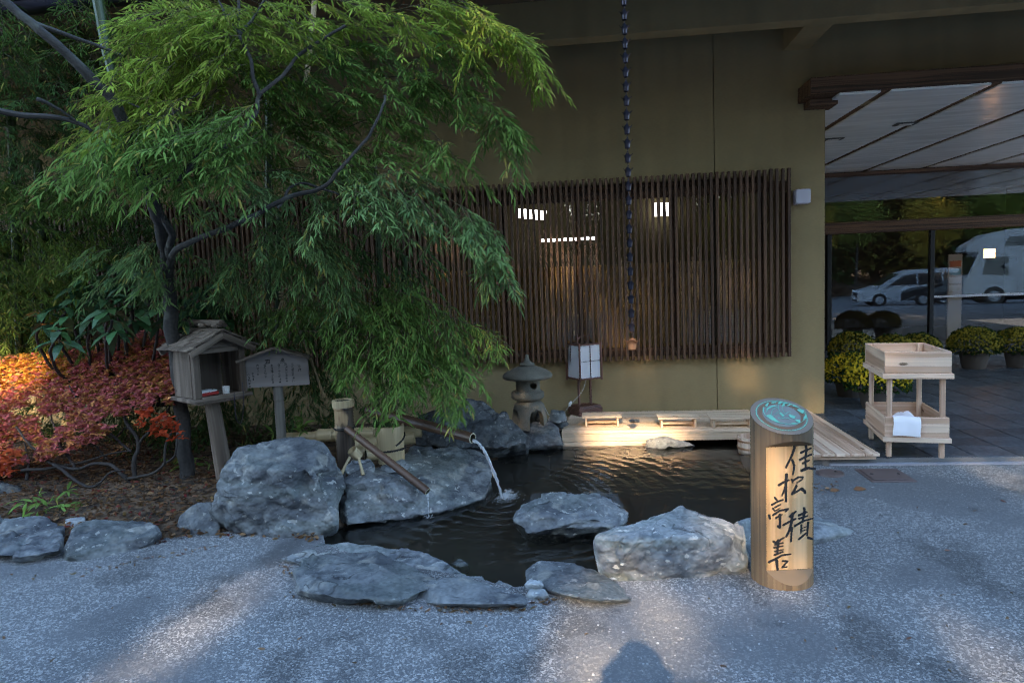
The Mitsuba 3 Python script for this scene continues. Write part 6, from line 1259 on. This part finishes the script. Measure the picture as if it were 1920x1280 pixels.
def vehicle(name, label, cat, pos, yaw, Wd, body, glass_side, hood_glass, col, wheels, wr, group=None):
    """Side profile swept across the width, narrowing upwards; windows, lamps, wheels as parts. Local x runs to the rear."""
    K = thing(name, label, cat, group); R = rotz(yaw); hmax = max(z for _, z in body)
    def loft(prof, w0, w1, zlo, zhi, inset=0.0):
        pts = []
        g_ = Polygon(prof).buffer(-.05).buffer(.05, 6); g_ = A(g_.exterior.coords)[:-1]; n = len(g_)
        ws = lambda z: np.interp(z, [zlo, zhi], [w0, w1]) / 2
        Lf = A([[x, -ws(z), z] for x, z in g_]); Rt = A([[x, ws(z), z] for x, z in g_])
        cv, cf_ = trimesh.creation.triangulate_polygon(Polygon(g_), engine='earcut')
        cl = A([[x, -ws(z), z] for x, z in cv]); cr = A([[x, ws(z), z] for x, z in cv])
        F = [t for i in range(n) for t in ([i, (i + 1) % n, n + i], [(i + 1) % n, n + (i + 1) % n, n + i])]
        V = np.vstack([Lf, Rt, cl, cr]); F = np.vstack([A(F), cf_ + 2 * n, cf_ + 2 * n + len(cv)])
        return V @ R.T + pos, F
    put('body', loft(body, Wd, Wd * .8, .6, hmax), 'gloss', K, color=col)
    for pl in glass_side:
        zc = np.mean([z for _, z in pl])
        for s in (-1, 1):
            ws = lambda z: np.interp(z, [.6, hmax], [Wd, Wd * .8]) / 2 + .006
            v, f = trimesh.creation.triangulate_polygon(Polygon(pl), engine='earcut'); V = A([[x, s * ws(z), z] for x, z in v]); put('window', (V @ R.T + pos, f), 'gloss', K, color=(.012, .014, .016))
    for (xa, za_), (xb2, zb2) in hood_glass:
        nrm = A([-(zb2 - za_), xb2 - xa]); nrm = nrm / np.linalg.norm(nrm) * .012
        wa, wb = (np.interp(z, [.6, hmax], [Wd, Wd * .8]) / 2 - .08 for z in (za_, zb2))
        V = A([[xa + nrm[0], -wa, za_ + nrm[1]], [xa + nrm[0], wa, za_ + nrm[1]], [xb2 + nrm[0], wb, zb2 + nrm[1]], [xb2 + nrm[0], -wb, zb2 + nrm[1]]]); put('windscreen', (V @ R.T + pos, A([[0, 1, 2], [0, 2, 3]])), 'gloss', K, color=(.015, .018, .02))
    for x in wheels:
        for s in (-1, 1): wheel(K, A([x, s * (Wd / 2 - .08), wr]) @ R.T + pos, wr, yaw)
    x0 = min(x for x, _ in body)
    def bit(nm, x, y, z, s, bs, c): put(nm, MB().add(*board(A([x, y, z]) @ R.T + pos, s, R, bev=.02)).out()[:2], bs, K, color=c)
    for s in (-1, 1): bit('headlight', x0 + .12, s * Wd * .36, .74 if hmax < 2.2 else .78, (.16, .3, .16), 'gloss', (.75, .77, .8)); bit('door_mirror', x0 + 1.35, s * (Wd / 2 + .07), 1.08 if hmax < 2.2 else 1.5, (.12, .16, .14), 'gloss', col)
    bit('grille', x0 + .03, 0, .6, (.06, Wd * .42, .22), 'satin', (.02, .02, .02)); bit('bumper_intake', x0 + .03, 0, .32, (.06, Wd * .6, .12), 'satin', (.03, .03, .03)); bit('number_plate', x0 + .0, 0, .46, (.02, .34, .16), 'matte', (.7, .7, .7))
    for x in (x0 + 1.75, x0 + 2.75): 
        for s in (-1, 1): bit('door_seam', x, s * (Wd / 2 + .002), .75, (.012, .004, .75), 'satin', (.05, .05, .05))
    return K
WHITE = (.5, .51, .54)
Dv = 39.0
va = mirrored(1602, 566, Dv); vb = mirrored(1765, 566, Dv + 1.0)
yv = math.atan2(vb[1] - va[1], vb[0] - va[0]); gzv = lambda P: A([P[0], P[1], float(south_z(P[1]))])
vehicle('parked_van', 'white people carrier parked facing left, mirrored in the entrance glass', 'van', gzv(va), yv, 1.75, [(0, .28), (.05, .62), (.25, .82), (.95, 1.02), (1.9, 1.62), (2.4, 1.76), (4.2, 1.8), (4.65, 1.7), (4.8, 1.1), (4.82, .4), (4.7, .26)], [[(1.35, 1.04), (2.05, 1.5), (2.6, 1.58), (2.6, 1.05)], [(2.68, 1.05), (2.68, 1.58), (3.7, 1.6), (3.7, 1.06)], [(3.78, 1.06), (3.78, 1.6), (4.45, 1.55), (4.6, 1.1)]], [((.98, 1.04), (1.85, 1.6))], WHITE, (.95, 3.75), .33, 'vehicles parked across the yard')
ca_ = mirrored(1692, 575, 35.5)
vehicle('parked_car', 'dark sedan parked beside the white people carrier, mirrored in the entrance glass', 'car', gzv(ca_), yv + .35, 1.72, [(0, .28), (.03, .6), (.2, .75), (1.3, .92), (2.0, 1.38), (2.9, 1.42), (3.7, 1.05), (4.4, .98), (4.5, .4), (4.4, .26)], [[(1.5, .95), (2.05, 1.3), (2.45, 1.35), (2.45, .96)], [(2.52, .96), (2.52, 1.35), (2.85, 1.34), (3.45, 1.0)]], [((1.3, .94), (1.97, 1.37))], (.02, .022, .026), (.85, 3.5), .31, 'vehicles parked across the yard')
cc_ = mirrored(1795, 585, 33.0)
vehicle('camper_van', 'white camper with overhanging cab roof, mirrored in the entrance glass', 'camper', gzv(cc_), yv + .12, 2.0, [(0, .35), (.0, .95), (.12, 1.15), (.45, 1.95), (.5, 2.05), (.05, 2.1), (.1, 2.3), (.8, 2.75), (1.6, 2.9), (5.1, 2.9), (5.15, .5), (5.0, .35)], [[(.62, 1.2), (.75, 1.85), (1.45, 1.85), (1.45, 1.15)], [(1.3, 2.25), (1.5, 2.6), (2.6, 2.6), (2.6, 2.25)], [(2.6, 1.5), (2.6, 2.0), (3.8, 2.0), (3.8, 1.5)]], [((.13, 1.2), (.43, 1.9))], (.36, .37, .4), (1.0, 3.9), .36, 'vehicles parked across the yard')
# information stand inside the lobby
ip = gy(1790, 560, YG + 1.6); IS = thing('information_stand', 'tall white information stand with coloured notices behind the entrance glass', 'sign')
put('panel', MB().add(*boxb(ip[0] - .13, ip[0] + .13, ip[1], ip[1] + .04, ZT, 1.75)).out()[:2], 'matte', IS, color=(.5, .46, .4))
for k, c in enumerate([(.6, .2, .1), (.2, .4, .5), (.7, .7, .68), (.65, .65, .6)]): put('notice', MB().add(*boxb(ip[0] - .11, ip[0] + .11, ip[1] - .006, ip[1] - .001, 1.62 - k * .16 - .12, 1.62 - k * .16)).out()[:2], 'matte', IS, color=c)
# the patches of sun on the ground and walls, as gaps in the tree crowns: areas on the level z = 0 along the sun's rays
def sun_xy(P): return A([P[0] + SH[0] * P[2], P[1] + SH[1] * P[2]])
def patch(kind, px, open_, Y=None, z=0.0): return Polygon([sun_xy(gz(u, v, z) if kind == 'g' else gy(u, v, Y)) for u, v in px]).buffer(0), open_
gaps = [patch('g', [(440, 1052), (475, 1060), (405, 1135), (290, 1230), (200, 1240), (320, 1130)], .92),
        patch('g', [(1150, 1105), (1270, 1108), (1260, 1200), (1210, 1300), (900, 1330), (990, 1220), (1120, 1150)], .85),
        patch('g', [(-60, 1210), (10, 1220), (30, 1330), (-60, 1330)], .4), patch('g', [(540, 1240), (660, 1250), (640, 1330), (500, 1330)], .4),
        patch('g', [(1860, 1130), (2000, 1130), (2000, 1270), (1890, 1260)], .75), patch('g', [(1780, 870), (2000, 868), (2000, 905), (1850, 905)], .9),
        patch('y', [(1425, 800), (1545, 790), (1545, 1085), (1425, 1085)], .72, Y=float(mid[1])),
        patch('y', [(1130, 1000), (1330, 985), (1340, 1095), (1130, 1100)], .6, Y=Y9 + .1),
        patch('y', [(1100, 792), (1275, 792), (1260, 842), (1130, 842)], .97, Y=YD), patch('y', [(1405, 690), (1525, 690), (1525, 775), (1415, 775)], .6, Y=YW),
        patch('y', [(1135, 560), (1180, 560), (1180, 670), (1140, 670)], .45, Y=YW - .1), patch('y', [(-80, 655), (130, 650), (110, 735), (-80, 745)], .7, Y=5.7), patch('g', [(60, 775), (270, 775), (260, 862), (90, 875)], .9, z=.05),
        patch('y', [(1655, 655), (1790, 655), (1790, 720), (1655, 715)], .45, Y=5.5), patch('y', [(1570, 690), (1700, 680), (1700, 770), (1580, 770)], .6, Y=7.0), patch('y', [(855, 690), (905, 690), (905, 765), (860, 765)], .6, Y=YW),
        patch('y', [(880, 630), (1000, 650), (990, 720), (880, 720)], .6, Y=4.9), patch('y', [(300, -60), (1010, -60), (1040, 130), (700, 70), (300, 100)], .6, Y=4.4), patch('y', [(-80, 430), (150, 430), (100, 650), (-80, 650)], .5, Y=6.0),
        patch('y', [(1195, 620), (1215, 620), (1215, 665), (1160, 665)], .8, Y=YCH), patch('y', [(1430, 740), (1540, 740), (1540, 815), (1430, 815)], .35, Y=float(lc[1]))]
gaps += [(Polygon([(4.5, 3.4), (4.7, 5.2), (10, 5.3), (10, 1.0), (6, 1.0)]), .85), (Polygon([(-9, -6), (3, -7.5), (12, -5), (10, -9), (-4, -10)]), .5), (Polygon([(-14, 0), (-7, -1), (-6, 3.4), (-14, 3.5)]), .6)]
gaps = [(pg.buffer(.22), op) for pg, op in gaps]
g = np.random.default_rng(77)
spots = [(-13 + 27 * ((k * .618) % 1), -25.5 - 8.5 * ((k * .755) % 1), 1) for k in range(24)] + [(16 + 34 * ((k * .618) % 1), -27 - 10 * ((k * .755) % 1), 0) for k in range(22)] + [(-17 - 16 * ((k * .618) % 1), -26 - 9 * ((k * .755) % 1), 0) for k in range(8)]
for k, (x, y, shade) in enumerate(spots):
    x += g.normal(0, .6); z0 = float(south_z(y)); H = ((17.5 - y) / SH[1] if shade else 13 - y * .05) + g.uniform(-1.0, 3.0); Rr = g.uniform(2.4, 3.2)
    t = thing('cedar_tree', 'tall dark cedar in the wood beyond the yard, mirrored in the entrance glass', 'tree', 'cedars in the wood beyond the yard')
    put('trunk', tube([(x, y, z0 - .3), (x + .1, y, z0 + H * .5), (x, y, z0 + H)], [.34, .22, .03], 10), 'bark', t, smooth=True)
    n = 6500 if shade else 4500; tz = g.random(n) ** (.6 if shade else 1.2); zz_ = z0 + H * (.1 + .9 * tz); rad = Rr * (1 - .75 * tz ** 1.8) * np.sqrt(g.random(n)); a = g.uniform(0, 6.283, n)
    P = np.stack([x + rad * np.cos(a), y + rad * np.sin(a), zz_ - rad * .25], 1); Lc = g.uniform(.28, .5, n) if shade else g.uniform(.35, .65, n)
    D = np.stack([np.cos(a), np.sin(a), g.uniform(-.7, .1, n)], 1) + g.normal(0, .5, (n, 3))
    M = P + D / np.linalg.norm(D, axis=1, keepdims=True) * Lc[:, None] * .5; s = M[:, :2] + SH * M[:, 2:3]; keep = np.ones(n, bool)
    for pg, op in gaps: keep &= ~(shapely.contains_xy(pg, s[:, 0], s[:, 1]) & (g.random(n) < op))
    P, D, Lc = P[keep], D[keep], Lc[keep]
    warm = g.random() < .25
    geo, b, col = leaves(P, D, Lc, .62, g, A([.16, .12, .025]) if warm else A([.025, .045, .016]), .25, .3)
    put('crown', geo, 'needles', t, color=col, kind='stuff')
for k, (x, y, h) in enumerate([(7, -19.5, 6.0), (10.5, -21.5, 7.2), (14, -20.5, 6.4), (17.5, -22, 7.5), (21.5, -20.5, 6.6), (26, -22, 7.4), (4, -21, 6.2)]):  # added maples: light leaf colour brightens the strip mirrored above the doors
    z0 = float(south_z(y)); t = thing('maple_tree', ['added maple whose yellow leaves stand in for sunlit foliage, mirrored in the transom', 'added maple whose green gold leaves stand in for sunlit foliage, mirrored in the transom'][k % 2], 'tree', 'added maples standing in for sunlit foliage')
    put('trunk', tube([(x, y, z0 - .2), (x + .15, y, z0 + h * .4), (x, y + .1, z0 + h * .85)], [.12, .09, .03], 8), 'bark', t, smooth=True)
    n = 6000; d = g.normal(size=(n, 3)); d /= np.linalg.norm(d, axis=1, keepdims=True); P = A([x, y, z0 + h * .68]) + d * A([2.3, 1.9, h * .36]) * g.random((n, 1)) ** .4 * (.25 + 1.1 * meshkit.fbm(d * 2.6 + k * 9, 3, k)[:, None])
    geo, b, col = leaves(P, g.normal(size=(n, 3)), g.uniform(.08, .17, n), .7, g, A([.42, .3, .05]) if k % 2 == 0 else A([.2, .24, .05]), .2, .5)
    put('crown', geo, 'leaf', t, color=col, kind='stuff')
# the photographer, whose shadow falls on the gravel
def bones(js):
    out = None
    for (a, ra), (b_, rb2) in js:
        h = m3.Manifold.hull_points(np.vstack([trimesh.creation.icosphere(2, ra).vertices + A(a), trimesh.creation.icosphere(2, rb2).vertices + A(b_)])); out = h if out is None else out + h
    m = out.refine_to_length(.05).to_mesh(); tm = trimesh.Trimesh(m.vert_properties[:, :3], m.tri_verts); trimesh.smoothing.filter_taubin(tm, iterations=8); return tm
py = -.3
PP = thing('person', 'standing person in dark jacket and trousers raising both hands to a camera', 'person')
put('body', bones([(((-.12, py, .08), .05), ((-.11, py, .5), .065)), (((-.12, py, .05), .045), ((-.13, py + .16, .04), .035)), (((.12, py, .05), .045), ((.13, py + .16, .04), .035)), (((-.11, py, .5), .065), ((-.1, py, .92), .095)), (((.12, py, .08), .05), ((.11, py, .5), .065)), (((.11, py, .5), .065), ((.1, py, .92), .095)), (((-.09, py, .95), .12), ((.09, py, .95), .12)), (((-.09, py, .95), .12), ((-.12, py, 1.38), .11)), (((.09, py, .95), .12), ((.12, py, 1.38), .11)), (((-.12, py, 1.38), .11), ((.12, py, 1.38), .11)), (((0, py, 1.42), .06), ((0, py + .01, 1.55), .055)), (((-.2, py, 1.42), .065), ((-.27, py + .08, 1.16), .05)), (((-.27, py + .08, 1.16), .05), ((-.13, py + .2, 1.44), .038)), (((.2, py, 1.42), .065), ((.27, py + .08, 1.16), .05)), (((.27, py + .08, 1.16), .05), ((.13, py + .2, 1.44), .038))]), 'matte', PP, color=(.05, .055, .07), smooth=True)
put('head', bones([(((0, py, 1.64), .085), ((0, py + .02, 1.58), .07)), (((0, py + .09, 1.6), .018), ((0, py + .1, 1.585), .016)), (((-.085, py, 1.61), .02), ((.085, py, 1.61), .02))]), 'matte', PP, color=(.42, .27, .2), smooth=True)
put('hair', trimesh.creation.icosphere(3, .098).apply_transform(trimesh.transformations.scale_matrix(1)).apply_translation((0, py - .015, 1.66)), 'matte', PP, color=(.015, .013, .012), smooth=True)
for s in (-1, 1):
    hj = [(((s * .13, py + .2, 1.44), .03), ((s * .1, py + .24, 1.5), .026))] + [(((s * .1 + i * .012 * s, py + .24, 1.5), .009), ((s * .06 + i * .008 * s, py + .27, 1.5 + .018 * i - .02), .008)) for i in range(4)] + [(((s * .1, py + .22, 1.49), .011), ((s * .07, py + .235, 1.455), .009))]
    put('hand', bones(hj), 'matte', PP, color=(.42, .27, .2), smooth=True)
